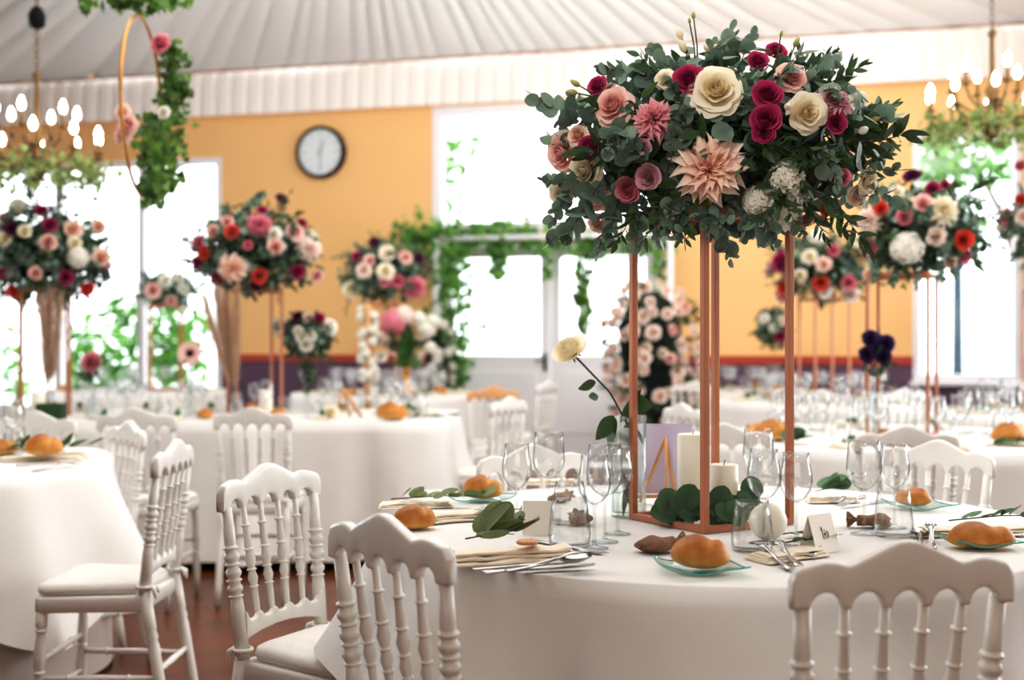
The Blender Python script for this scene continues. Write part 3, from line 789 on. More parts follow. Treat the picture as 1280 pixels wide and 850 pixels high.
for k in range(5):
    LIB['euca', k] = sprig_mb(.20, 13, 'round', (.058, .056), 100+k).mesh('eucalyptus_sprig', [M['euca'], M['twig']])
    LIB['eucb', k] = sprig_mb(.20, 14, 'round', (.046, .036), 140+k).mesh('eucalyptus_sprig', [M['euca'], M['twig']])
    LIB['rusc', k] = sprig_mb(.20, 15, 'point', (.070, .026), 120+k).mesh('ruscus_sprig', [M['ruscus'], M['stem']])
    LIB['oliv', k] = sprig_mb(.20, 14, 'point', (.050, .018), 160+k).mesh('olive_sprig', [M['euca2'], M['twig']])
SPN = {'euca': 'eucalyptus_sprig', 'eucb': 'eucalyptus_sprig', 'rusc': 'ruscus_sprig', 'oliv': 'olive_sprig'}
def flower_mesh(kind, col):
    key = (kind, col)
    if key not in LIB:
        if kind == 'rose': b = rose_mb(1, len(col), 6); m_ = [M[col]]
        elif kind == 'liz': b = rose_mb(1, 3, 5, 1.1); m_ = [M[col]]
        elif kind == 'dahlia': b = dahlia_mb(1); m_ = [M[col]]
        elif kind == 'hydrangea': b = hydrangea_mb(1); m_ = [M[col]]
        elif kind == 'bud': b = bud_mb(2, .55); m_ = [M[col]]
        LIB[key] = b.mesh({'liz': 'lisianthus_bloom', 'rose': 'rose_bloom', 'dahlia': 'dahlia_bloom', 'hydrangea': 'hydrangea_bloom', 'bud': 'flower_bud'}[kind], m_)
    return LIB[key]
LIBFN = {'liz': 'lisianthus_bloom', 'rose': 'rose_bloom', 'dahlia': 'dahlia_bloom', 'hydrangea': 'hydrangea_bloom', 'bud': 'flower_bud'}
CAM = Vector((0, 0, EYE))
def bouquet(label, cen, rad, flowers, nspr, seed, explicit=(), extra=None, kinds=('euca', 'eucb', 'rusc', 'oliv'), sscale=1.0, back=8, group=None, droop=.25, base_z=None, cat='bouquet', name='flower_bouquet'):
    """flowers: (px, py, kind, colour, radius in px at the bouquet's depth)"""
    rd = random.Random(seed); cen = Vector(cen); ppm = F/cen.y
    bz = cen.z-rad[2]*.55 if base_z is None else base_z
    root = thing(name, label, cat, (cen.x, cen.y, bz)); off = Vector((0, 0, cen.z-bz))
    inv = Tm(-Vector((cen.x, cen.y, bz)))
    fm = MB(); fm.loft(ring_outline(1, 20), [(.55, -.6), (.9, -.35), (1, 0), (.85, .4), (.5, .7), (.1, .8)], Tm(off) @ Matrix.Diagonal((rad[0]*.62, rad[1]*.6, rad[2]*.62, 1)))
    fm.build('foam_core', M['foam'], root)
    lf = MB(); nl = int(nspr*13)
    for i in range(nl):
        z = rd.uniform(-1, 1); a = rd.uniform(0, 2*PI); k = rd.uniform(.55, .97)
        d = Vector((math.cos(a)*math.sqrt(1-z*z), math.sin(a)*math.sqrt(1-z*z), max(z, -.97)))
        p_ = off+Vector((d.x*rad[0], d.y*rad[1], d.z*rad[2]))*k
        nd = (d+Vector((rd.uniform(-.8, .8), rd.uniform(-.8, .8), rd.uniform(-.4, .9)))).normalized()
        rnd = rd.random() < .5; sl = rd.uniform(.75, 1.15)
        leaf_shape(lf, aim(p_, nd, rd.uniform(0, 6.28)), (.058 if rnd else .075)*sl, (.052 if rnd else .03)*sl, 'round' if rnd else 'point', rd, 0 if rnd else 1)
    lf.build('inner_foliage', [M['euca'], M['ruscus']], root)
    def surf(px, py, push=1.0):
        d = cen.y
        for _ in range(3):
            q = P(px, py, d); dx, dz = (q.x-cen.x)/rad[0], (q.z-cen.z)/rad[2]
            k = 1-dx*dx-dz*dz; d = cen.y-rad[1]*math.sqrt(max(.02, k))*push
        return P(px, py, d)
    for px, py, kind, col, rp in flowers:
        q = surf(px, py); r = rp*(1.0 if cen.y < 5 else 1.02)*q.y/F
        nrm = Vector(((q.x-cen.x)/rad[0], (q.y-cen.y)/rad[1]*1.0, (q.z-cen.z)/rad[2])).normalized()
        tocam = (CAM-q).normalized(); dr = (nrm*.75+tocam*.75+Vector((rd.uniform(-.2, .2), 0, rd.uniform(-.05, .3)))).normalized()
        put(LIBFN[kind], flower_mesh(kind, col), root, inv @ aim(q-dr*r*(.25 if kind != 'bud' else 0), dr, rd.uniform(0, 6), r))
    pal = [('rose', 'blush'), ('rose', 'cream'), ('liz', 'magenta'), ('rose', 'white'), ('liz', 'rosepink')]
    for i in range(back):
        a = PI*(i+.5)/back; z = rd.uniform(-.4, .7); d = Vector((math.cos(a)*math.sqrt(1-z*z), math.sin(a)*math.sqrt(1-z*z), z))
        k, c = rd.choice(pal); q = cen+Vector((d.x*rad[0], d.y*rad[1], d.z*rad[2])); put(LIBFN[k], flower_mesh(k, c), root, inv @ aim(q, d, 0, rad[2]*.16*rd.uniform(.8, 1.3)))
    for i in range(nspr):
        z = 1-2*(i+.5)/nspr; a = i*2.39996+rd.uniform(-.3, .3)
        d = Vector((math.cos(a)*math.sqrt(1-z*z), math.sin(a)*math.sqrt(1-z*z), z))
        if d.z < -.92: d.z = -.92
        s = rd.uniform(.9, 1.25)*sscale
        tip = cen+Vector((d.x*rad[0], d.y*rad[1], d.z*rad[2]))*rd.uniform(.92, 1.12)
        dr = (Vector((d.x, d.y, d.z*1.0-.1))+Vector((rd.uniform(-.5, .5), rd.uniform(-.5, .5), rd.uniform(-.5, .35)))).normalized()
        k = rd.choice(kinds)
        put(SPN[k], LIB[k, rd.randrange(5)], root, inv @ aim(tip-dr*.20*s, dr, rd.uniform(0, 6), s))
    for (x0, y0, x1, y1, k, push) in explicit:
        a = surf(x0, y0, .8); dd = cen.y-rad[1]*push; b = P(x1, y1, dd); a = P(x0, y0, (a.y+dd)/2)
        dr = b-a; s = dr.length/.20
        ms = min(max(s, .8), 1.25)
        put(SPN[k], LIB[k, rd.randrange(5)], root, inv @ aim(b-dr.normalized()*.2*ms, dr, rd.uniform(0, 6), ms))
    if extra: extra(root, inv)
    return root

# copper stands
def make_stand():
    t = thing('copper_stand', '', 'flower stand'); w, h, q = .30, .84, .018
    for sx in (-1, 1):
        for sy in (-1, 1):
            b = MB(); b.box((sx*w/2, sy*w/2, h/2), (q, q, h), bev=.0015); b.build('post', M['copper'], t)
    for z in (q/2, h-q/2):
        for s in (-1, 1):
            b = MB(); b.box((0, s*w/2, z), (w-q, q, q), bev=.0015); b.build('rail', M['copper'], t)
            b = MB(); b.box((s*w/2, 0, z), (q, w-q, q), bev=.0015); b.build('rail', M['copper'], t)
    b = MB(); b.box((0, 0, h+.004), (w, w, .008)); b.build('top_plate', M['copper'], t)
    return t
ST0 = make_stand(); ST = []
def stand(x, y, rz, label):
    if not ST:
        ST.append(ST0); ST0.location = (x, y, .751); ST0.rotation_euler = (0, 0, rz); ST0['label'] = label; return ST0
    o = dup(ST0, (x, y, .751), rz, label); ST.append(o); return o
SA = (.545, 3.385)
stand(SA[0], SA[1], R(32), 'tall copper frame stand on the nearest table, candles inside its base')

main_fl = [(861, 97, 'liz', 'magenta', 19), (971, 62, 'liz', 'magenta', 13), (948, 74, 'liz', 'magenta', 13), (960, 116, 'liz', 'magenta', 18), (958, 148, 'liz', 'magenta', 19),
    (955, 165, 'liz', 'magenta', 14), (783, 238, 'liz', 'rosepink', 16), (745, 106, 'liz', 'magenta', 13), (735, 184, 'liz', 'magenta', 15), (809, 222, 'liz', 'lilac', 16),
    (1055, 222, 'liz', 'rosepink', 11), (1046, 153, 'liz', 'magenta', 13), (763, 130, 'rose', 'blush', 24), (743, 246, 'rose', 'blush', 19), (700, 192, 'rose', 'blush', 24), (720, 168, 'rose', 'peach', 14),
    (896, 109, 'rose', 'cream', 31), (728, 214, 'rose', 'cream', 23), (1010, 140, 'rose', 'cream', 24), (984, 135, 'bud', 'cream', 9), (700, 245, 'rose', 'cream', 16), (992, 94, 'rose', 'blush', 19), (830, 98, 'rose', 'cream', 13),
    (1088, 228, 'rose', 'cream', 15), (1075, 245, 'rose', 'palepink', 13), (887, 212, 'dahlia', 'peach', 47), (818, 148, 'dahlia', 'pinkdahlia', 29), (1046, 130, 'dahlia', 'lilac', 25),
    (975, 262, 'hydrangea', 'white', 30), (985, 222, 'hydrangea', 'white', 22), (945, 252, 'hydrangea', 'white', 18), (877, 252, 'liz', 'yellow', 9), (804, 183, 'liz', 'lilac', 10), (1034, 262, 'liz', 'coral', 9), (745, 280, 'rose', 'peach', 13), (1075, 165, 'bud', 'white', 9), (1008, 276, 'liz', 'rosepink', 9)]
main_ex = [(760, 160, 668, 128, 'euca', .2), (740, 225, 680, 218, 'euca', .3), (735, 255, 690, 308, 'euca', .3), (760, 270, 748, 322, 'eucb', .3), (790, 130, 772, 86, 'euca', .3), (850, 110, 826, 66, 'euca', .2),
    (900, 95, 912, 44, 'euca', .3), (880, 100, 892, 50, 'eucb', .5), (1000, 100, 1040, 48, 'oliv', .2), (990, 110, 1052, 84, 'euca', .2), (1030, 150, 1110, 150, 'rusc', .2), (1050, 180, 1148, 180, 'rusc', .1), (1050, 180, 1128, 140, 'rusc', .2),
    (1060, 210, 1130, 252, 'eucb', .2), (1060, 215, 1120, 200, 'oliv', .2), (1000, 230, 945, 278, 'rusc', .9), (960, 215, 1000, 275, 'rusc', .9), (1040, 240, 1078, 318, 'rusc', .4), (1020, 240, 1062, 292, 'rusc', .6), (900, 250, 914, 322, 'euca', .3),
    (855, 235, 842, 300, 'euca', .7), (800, 250, 772, 300, 'rusc', .7), (840, 260, 835, 292, 'eucb', .8), (760, 215, 700, 300, 'euca', .5), (800, 90, 752, 100, 'euca', .5), (960, 175, 930, 220, 'rusc', .95), (1010, 180, 1060, 195, 'rusc', .7),
    (980, 190, 1010, 240, 'rusc', .9), (800, 190, 770, 160, 'euca', .95), (845, 180, 860, 135, 'euca', 1.0), (850, 130, 835, 165, 'eucb', 1.0), (780, 160, 752, 190, 'euca', .95), (920, 130, 935, 100, 'euca', .9), (840, 260, 900, 290, 'eucb', .9), (1040, 190, 1062, 230, 'eucb', .8),
    (830, 250, 812, 300, 'rusc', .7), (945, 180, 990, 185, 'rusc', 1.0), (1020, 200, 985, 205, 'rusc', .98), (730, 160, 705, 130, 'eucb', .3), (930, 250, 945, 290, 'euca', .7), (925, 255, 905, 285, 'eucb', .8), (800, 262, 788, 300, 'euca', .6), (820, 262, 822, 304, 'eucb', .7), (860, 258, 868, 300, 'rusc', .8), (885, 262, 890, 300, 'euca', .85), (950, 262, 968, 300, 'euca', .8), (985, 262, 1000, 304, 'eucb', .7), (1010, 255, 1030, 300, 'rusc', .6), (770, 255, 752, 296, 'euca', .5), (710, 240, 690, 270, 'euca', .3)]
def main_extra(root, inv):
    # tall bud stems rising out of the top
    for x0, y0, x1, y1, col, rp in ((868, 92, 855, 62, 'cream', 9), (868, 92, 851, 46, 'cream', 8), (872, 92, 867, 22, 'budgreen', 5), (870, 92, 862, 28, 'budgreen', 4), (893, 92, 893, 66, 'budgreen', 6), (900, 90, 884, 62, 'cream', 6),
                                (965, 90, 976, 44, 'budgreen', 4), (975, 95, 994, 56, 'budgreen', 7), (985, 95, 997, 70, 'budgreen', 6), (740, 118, 722, 106, 'budgreen', 7), (745, 122, 719, 116, 'budgreen', 7), (1070, 160, 1092, 150, 'budgreen', 7)):
        d = 3.26; a, b = P(x0, y0, d), P(x1, y1, d); dr = b-a; r = rp*d/F
        st = MB(); st.tube([a, a.lerp(b, .5)+Vector((.004, 0, 0)), b], [.0022, .002, .0018], 6)
        s = st.build('flower_stem', M['stem'], root, inv)
        put('flower_bud', flower_mesh('bud', col), root, inv @ aim(b-dr.normalized()*r*.4, dr, 0, r))
MC = (P(905, 185, 3.385).x, 3.385, P(905, 182, 3.385).z)
bouquet('large round bouquet of roses, dahlias and eucalyptus on the nearest copper stand', MC, (.445, .36, .265), main_fl, 75, 5, main_ex, main_extra, back=12, base_z=1.605)

# bouquets further away
def auto_fl(cx, cy, wx, wy, n, seed, pal, rp):
    rd = random.Random(seed); out = []
    tries = 0
    while len(out) < n and tries < 900:
        tries += 1
        x, y = rd.uniform(-1, 1), rd.uniform(-1, 1)
        if x*x+y*y > .85: continue
        q = (cx+x*wx, cy+y*wy)
        if any(math.dist(q, o[:2]) < rp*2.1 for o in out): continue
        k, c = rd.choice(pal); out.append((q[0], q[1], k, c, rp*rd.uniform(.75, 1.25)))
    return out
# left one on the long table
b1 = [(22, 258, 'hydrangea', 'white', 13), (5, 270, 'rose', 'blush', 8), (4, 298, 'rose', 'cream', 9), (52, 263, 'liz', 'magenta', 8), (62, 280, 'liz', 'magenta', 9), (30, 288, 'rose', 'cream', 8), (60, 302, 'rose', 'blush', 10), (98, 322, 'hydrangea', 'white', 13),
      (94, 304, 'rose', 'cream', 8), (92, 285, 'rose', 'peach', 11), (125, 282, 'rose', 'peach', 9), (128, 322, 'rose', 'peach', 11), (44, 342, 'rose', 'blush', 8), (83, 347, 'liz', 'magenta', 9), (110, 362, 'liz', 'coral', 9), (16, 365, 'liz', 'coral', 8), (4, 341, 'liz', 'magenta', 7), (14, 285, 'liz', 'plum', 9), (133, 330, 'liz', 'magenta', 6)]
q = P(56, 321, 8.3)
bouquet('left tall bouquet on the long table, dark leaves with white hydrangeas', q, (.44, .36, .36), b1, 64, 11, [(110, 300, 165, 298, 'oliv', .1), (60, 270, 25, 240, 'rusc', .2), (70, 270, 80, 240, 'rusc', .2)], back=3, base_z=1.605)
stand(q.x, 8.3, R(24), 'copper stand holding the left bouquet of the long table')
b2 = [(324, 281, 'dahlia', 'rosepink', 17), (290, 336, 'dahlia', 'peach', 20), (283, 275, 'rose', 'blush', 8), (265, 288, 'rose', 'blush', 8), (290, 289, 'liz', 'coral', 9), (247, 302, 'liz', 'rosepink', 8), (254, 316, 'liz', 'coral', 8), (245, 328, 'liz', 'magenta', 7), (345, 308, 'rose', 'blush', 10), (310, 306, 'liz', 'rosepink', 6), (342, 292, 'rose', 'white', 9),
      (325, 346, 'liz', 'coral', 10), (373, 340, 'liz', 'magenta', 9), (370, 288, 'rose', 'blush', 11), (388, 312, 'dahlia', 'palepink', 17), (378, 278, 'liz', 'magenta', 6), (270, 350, 'liz', 'magenta', 8), (398, 345, 'rose', 'blush', 8), (328, 262, 'liz', 'magenta', 6), (353, 248, 'liz', 'plum', 8), (268, 350, 'liz', 'plum', 6), (320, 357, 'liz', 'plum', 7)]
q = P(318, 314, 8.3)
bouquet('pink and coral tall bouquet on the long table, right of the left one', q, (.44, .36, .33), b2, 62, 12, [(340, 280, 358, 238, 'oliv', .2), (290, 290, 280, 255, 'oliv', .2), (260, 310, 222, 300, 'oliv', .2), (380, 300, 408, 320, 'oliv', .2), (320, 280, 322, 255, 'oliv', .2)], back=3, base_z=1.605)
stand(q.x, 8.3, R(24), 'copper stand holding the pink and coral bouquet of the long table')
pal_pink = [('rose', 'blush'), ('rose', 'cream'), ('liz', 'magenta'), ('rose', 'white'), ('liz', 'rosepink'), ('liz', 'plum')]
q = P(480, 340, 11.7)
b3 = [(520, 359, 'dahlia', 'rosepink', 16), (482, 338, 'rose', 'cream', 10), (454, 337, 'rose', 'palepink', 9), (437, 363, 'rose', 'cream', 10), (497, 352, 'liz', 'rosepink', 8), (481, 352, 'liz', 'rosepink', 6), (484, 315, 'rose', 'cream', 9), (508, 320, 'rose', 'blush', 8), (524, 322, 'liz', 'plum', 7), (468, 302, 'liz', 'plum', 7), (445, 320, 'liz', 'magenta', 6), (462, 325, 'rose', 'blush', 7)]
bouquet('distant bouquet with a large pink dahlia, left of the door', q, (.45, .36, .33), b3, 45, 13, [(450, 320, 415, 318, 'oliv', .2), (470, 310, 465, 290, 'oliv', .2), (440, 360, 430, 390, 'oliv', .2)], back=3, base_z=1.605)
stand(q.x, 11.7, R(20), 'copper stand of the distant bouquet left of the door')
q = P(207, 362, 12.2)
bouquet('small peach and white bouquet before the left window, half behind the coral one', q, (.30, .28, .20), auto_fl(207, 360, 32, 22, 9, 3, [('rose', 'peach'), ('rose', 'blush'), ('rose', 'white')], 8), 26, 14, back=2, base_z=1.605)
stand(q.x, 12.2, R(10), 'copper stand under the small peach and white bouquet')
bd = [(1133, 311, 'hydrangea', 'white', 20), (1130, 270, 'liz', 'rosepink', 10), (1206, 300, 'liz', 'coral', 12), (1172, 296, 'rose', 'palepink', 11), (1154, 253, 'rose', 'blush', 11), (1180, 262, 'dahlia', 'cream', 20), (1140, 218, 'liz', 'plum', 11), (1166, 235, 'liz', 'magenta', 9), (1208, 322, 'liz', 'rosepink', 8), (1086, 310, 'liz', 'rosepink', 9), (1084, 275, 'dahlia', 'palepink', 18), (1100, 260, 'liz', 'coral', 9), (1120, 238, 'rose', 'cream', 9), (1182, 230, 'liz', 'magenta', 6), (1085, 345, 'rose', 'peach', 8), (1230, 310, 'liz', 'plum', 6), (1190, 330, 'rose', 'peach', 8)]
q = P(1150, 284, 6.45)
bouquet('dark-leaved bouquet with white hydrangea and coral rose at the second right table', q, (.33, .30, .26), bd, 56, 15, [(1190, 290, 1250, 305, 'oliv', .1), (1200, 270, 1262, 270, 'oliv', .2), (1170, 240, 1200, 228, 'rusc', .2), (1200, 250, 1245, 215, 'rusc', .2), (1190, 310, 1235, 330, 'rusc', .2), (1140, 300, 1155, 335, 'oliv', .3), (1110, 320, 1090, 340, 'rusc', .3), (1100, 318, 1088, 352, 'euca', .5), (1120, 325, 1118, 356, 'euca', .8), (1150, 325, 1148, 358, 'eucb', .8), (1170, 322, 1178, 354, 'euca', .6), (1135, 325, 1134, 354, 'rusc', .9), (1185, 318, 1196, 346, 'eucb', .5)], back=4, base_z=1.605)
stand(P(1128, 400, 6.45).x, 6.45, R(63), 'slim copper stand on the second right table')
be = [(975, 327, 'liz', 'magenta', 12), (1026, 354, 'liz', 'coral', 10), (978, 360, 'liz', 'coral', 8), (976, 372, 'rose', 'blush', 9), (1012, 320, 'rose', 'cream', 9), (1030, 330, 'rose', 'peach', 9), (1042, 312, 'liz', 'rosepink', 8), (1062, 353, 'liz', 'rosepink', 9), (1000, 345, 'rose', 'cream', 8), (1032, 366, 'rose', 'white', 8), (1064, 370, 'rose', 'palepink', 10), (1022, 296, 'hydrangea', 'white', 10), (1088, 345, 'rose', 'blush', 8), (1090, 312, 'liz', 'rosepink', 10), (1075, 300, 'rose', 'cream', 9)]
q = P(1030, 335, 10.2)
bouquet('coral and pink bouquet of the far right table, half hidden by the nearer one', q, (.48, .36, .32), be, 50, 16, [(1000, 330, 955, 335, 'oliv', .2), (1000, 350, 960, 360, 'oliv', .2)], back=3, base_z=1.605)
stand(q.x, 10.2, R(12), 'copper stand of the coral and pink bouquet on the far right table')
q = P(1322, 285, 8.4)
bn = [(1256, 270, 'liz', 'rosepink', 10), (1276, 206, 'liz', 'rosepink', 8), (1278, 270, 'rose', 'palepink', 9), (1276, 248, 'liz', 'coral', 7), (1290, 230, 'rose', 'cream', 10), (1310, 260, 'rose', 'blush', 11), (1300, 290, 'liz', 'magenta', 9)]
bouquet('bouquet cut by the right frame edge, leaves against the right window', q, (.38, .33, .38), bn, 40, 17, [(1290, 270, 1248, 262, 'oliv', .2), (1290, 290, 1262, 320, 'oliv', .2)], back=3, base_z=1.605)
stand(q.x, 8.4, R(20), 'copper stand at the right frame edge by the window')

# white rose bouquet in a vase on the long table
def cone_vase(root, h, r0, r1, mat_='vaseglass', name='vase'):
    b = MB(); b.lathe([(.001, 0), (r0*.9, 0), (r0, .01), (r0*.8, h*.3), (r1, h), (r1*.94, h), (r0*.74, h*.3), (r0*.85, .02), (.001, .02)], 20); return b.build(name, M[mat_], root)
q = P(384, 418, 8.55); 
b5 = [(346, 407, 'rose', 'white', 10), (412, 407, 'rose', 'white', 10), (377, 420, 'rose', 'white', 8), (383, 432, 'rose', 'white', 8), (372, 414, 'rose', 'white', 6), (398, 398, 'liz', 'magenta', 8), (386, 396, 'rose', 'palepink', 7), (390, 420, 'rose', 'white', 6), (372, 396, 'liz', 'plum', 7)]
def ext5(root, inv):
    b = MB(); b.lathe([(.001, 0), (.05, 0), (.05, .012), (.02, .03), (.016, .14), (.07, .30), (.065, .30), (.012, .14), (.001, .05)], 18, Tm(0, 0, 0)); b.build('vase', M['vaseglass'], root)
bouquet('white rose bouquet with dark leaves in a glass vase on the long table', q, (.20, .18, .16), b5, 34, 21, [(380, 440, 378, 480, 'rusc', .5), (385, 440, 392, 478, 'rusc', .6), (390, 450, 384, 490, 'rusc', .3), (375, 430, 352, 455, 'rusc', .3), (395, 430, 415, 455, 'rusc', .3)], ext5, kinds=('rusc', 'oliv'), sscale=.8, back=2, base_z=.752)
q = P(968, 410, 12.3)
def ext6(root, inv):
    b = MB(); b.lathe([(.001, 0), (.06, 0), (.06, .012), (.02, .03), (.018, .12), (.07, .26), (.065, .26), (.001, .05)], 18); b.build('vase', M['vaseglass'], root)
bouquet('small dark bouquet with white and red blooms on the farthest right table', q, (.20, .18, .22), [(955, 398, 'rose', 'white', 6), (968, 410, 'rose', 'white', 6), (975, 420, 'liz', 'magenta', 8), (980, 400, 'rose', 'palepink', 6)], 26, 22, (), ext6, kinds=('rusc', 'oliv'), back=2, base_z=.752)

# tall column of pale pink roses right of the door
q = P(812, 445, 11.55); base = Vector((q.x, q.y, FZ))
t = thing('flower_column', 'tall column of pale pink roses and dark leaves right of the door', 'flower arrangement', base)
mb = MB(); mb.loft(ring_outline(1, 24), [(.14, .0), (.16, .5), (.26, 1.1), (.30, 1.5), (.2, 1.75), (.05, 1.85)]); mb.build('moss_core', M['foam'], t)
rd = random.Random(5); prev = []
def col_r(z): return (.34+.12*min(1, z/1.2)) if z < 1.5 else .46*math.sqrt(max(.02, 1-((z-1.5)/.45)**2))
for i in range(100):
    for _ in range(80):
        a = rd.uniform(-PI, 0) if i < 88 else rd.uniform(0, PI); z = rd.uniform(.2, 1.93)
        rr = col_r(z)*rd.uniform(.88, 1.0)
        pq = Vector((rr*math.cos(a), rr*math.sin(a), z))
        if all((pq-o).length > .088 for o in prev): break
    prev.append(pq)
    k = ('rose', 'palepink') if rd.random() < .9 else ('rose', 'blush')
    put('rose_bloom', flower_mesh(*k), t, aim(pq, Vector((pq.x+rd.uniform(-.2, .2), pq.y-.1+rd.uniform(-.2, .2), .15)), rd.uniform(0, 6), rd.uniform(.04, .066)))
for i in range(90):
    a = rd.uniform(-PI, PI) if i % 3 else rd.uniform(-PI, 0); z = rd.uniform(.25, 1.85); rr = col_r(z)
    d = Vector((math.cos(a), math.sin(a), rd.uniform(-.3, .7))); put('ruscus_sprig', LIB['rusc', rd.randrange(5)], t, aim((rr*.55*math.cos(a), rr*.55*math.sin(a), z), d, rd.uniform(0, 6), 1.1))

# ================================================================== IVY AND GARLANDS
def ivy_leaf(mb, Mx, s, rd):
    o = [(0, 0), (.42, -.12), (.55, .22), (.36, .36), (.40, .72), (.16, .66), (0, 1.05), (-.16, .66), (-.40, .72), (-.36, .36), (-.55, .22), (-.42, -.12)]
    t = rd.random(); f = rd.uniform(-.2, .3)
    vs = [(x*s, y*s, abs(x)*s*f) for x, y in o]+[(0, .35*s, 0)]
    mb.add(vs, [(i, (i+1) % 12, 12) for i in range(12)], 0, Mx, [t]*13)
def ivy(label, pts, n, spread, size, seed, mat_='ivy', cat='garland', name='ivy_garland', blooms=(), face=0.6):
    """vine along world points with ivy leaves around it"""
    rd = random.Random(seed); pts = [Vector(p) for p in pts]; base = pts[-1]
    t = thing(name, label, cat, base)
    vm = MB(); vm.tube([p-base for p in pts], .005, 6); vm.build('vine', M['stem'], t)
    mb = MB(); cum = [0]
    for i in range(1, len(pts)): cum.append(cum[-1]+(pts[i]-pts[i-1]).length)
    for _ in range(n):
        s = rd.uniform(0, cum[-1]); i = max(k for k in range(len(cum)-1) if cum[k] <= s); f = (s-cum[i])/(cum[i+1]-cum[i])
        sp = spread if not isinstance(spread, (list, tuple)) else spread[i]*(1-f)+spread[i+1]*f
        p = pts[i].lerp(pts[i+1], f)-base+Vector((rd.gauss(0, 1), rd.gauss(0, .8), rd.gauss(0, 1)))*sp*.5
        nd = Vector((rd.uniform(-1, 1), -face+rd.uniform(-.8, .8), rd.uniform(-.5, 1))).normalized()
        Mx = aim(p, nd, PI+rd.uniform(-.9, .9)) 
        ivy_leaf(mb, Mx, size*rd.uniform(.6, 1.25), rd)
    mb.build('foliage', M[mat_], t)
    for (p, k, c, r) in blooms:
        p = Vector(p); put(LIBFN[k], flower_mesh(k, c), t, aim(p-base, (0, -1, .3), 0, r))
    return t
def PW(px, py, n): # point in front of the wall by n metres
    k = (px-640)/F; d = (WY0-n*CL)/(1-SL*k); return P(px, py, d)
# arch ivy round the door
ivy('ivy garland draped along the beam above the glazed door', [PW(505, 300, .5), PW(540, 287, .5), PW(580, 296, .5), PW(620, 288, .5), PW(660, 292, .5), PW(700, 300, .5), PW(760, 296, .5), PW(800, 300, .5), PW(832, 305, .5)], 640, .17, .08, 31, 'ivyb')
ivy('ivy column hanging beside the door, left of its glazing', [PW(556, 292, .55), PW(562, 340, .55), PW(566, 390, .55), PW(566, 440, .55), PW(568, 488, .55)], 620, [.3, .24, .28, .16, .14], .08, 32, 'ivyb')
ivy('short ivy tail hanging in front of the left door pane', [PW(618, 290, .5), PW(622, 315, .5), PW(623, 345, .5)], 120, [.18, .14, .06], .08, 33, 'ivyb')
ivy('long ivy tail hanging in front of the right door pane', [PW(735, 296, .5), PW(731, 340, .5), PW(729, 372, .5), PW(730, 412, .5)], 150, [.15, .10, .08, .06], .08, 34)
ivy('pale ivy tail on the door post between the panes', [PW(686, 296, .5), PW(684, 320, .5), PW(684, 345, .5)], 50, [.16, .1, .06], .065, 35, 'ivyb')
ivy('ivy tail at the right end of the garland over the door', [PW(820, 296, .5), PW(826, 325, .5), PW(824, 360, .5)], 60, [.14, .1, .06], .065, 36, 'ivyb')
ivy('ivy clump at the left end of the garland over the door', [PW(512, 292, .5), PW(522, 310, .5), PW(530, 330, .5)], 170, [.26, .26, .16], .075, 37, 'ivyb')
# white arch that carries them
ar = thing('flower_arch', 'slender white wooden arch in front of the glazed door, wound with ivy', 'arch', (PW(540, 425, .6).x, PW(540, 425, .6).y, FZ))
a0, a1 = PW(546, 425, .6), PW(838, 425, .6); zt = PW(680, 296, .6).z-FZ
for p in (a0, a1):
    b = MB(); b.box((p.x-ar.location.x, p.y-ar.location.y, zt/2), (.06, .06, zt), bev=.004); b.build('post', M['white_paint'], ar)
b = MB(); b.tube([(a0.x-ar.location.x, a0.y-ar.location.y, zt), (a1.x-ar.location.x, a1.y-ar.location.y, zt)], .03, 8); b.build('beam', M['white_paint'], ar)
# climbing white flowers by the arch foot
rd = random.Random(8)
q = PW(545, 430, .75); base = Vector((q.x, q.y, FZ))
t = thing('flower_column', 'white blossom column left of the ivy at the door side', 'flower arrangement', base)
cm = MB(); cm.loft(ring_outline(.10, 14), [(1, 0), (1, 1.3), (.5, 1.5)]); cm.build('moss_core', M['foam'], t)
for i in range(60):
    a = rd.uniform(-PI, .3); z = rd.uniform(.4, 1.6); put('hydrangea_bloom', flower_mesh('hydrangea', 'white'), t, aim((.17*math.cos(a), .17*math.sin(a), z), (math.cos(a), math.sin(a), .2), 0, rd.uniform(.035, .06)))
# white flower post nearer, by the pink hydrangea
q = P(460, 425, 10.62); 
t = thing('flower_column', 'slim post wound with white blossoms, left of the pink hydrangea', 'flower arrangement', (q.x, q.y, FZ))
cm = MB(); cm.tube([(0, 0, 0), (0, 0, 1.7)], .03, 8); cm.build('post', M['pine'], t)
for i in range(44):
    a = rd.uniform(-PI, PI); z = rd.uniform(.85, 1.65); put('hydrangea_bloom', flower_mesh('hydrangea', 'white'), t, aim((.06*math.cos(a), .06*math.sin(a), z), (math.cos(a), math.sin(a), .2), 0, rd.uniform(.03, .045)))
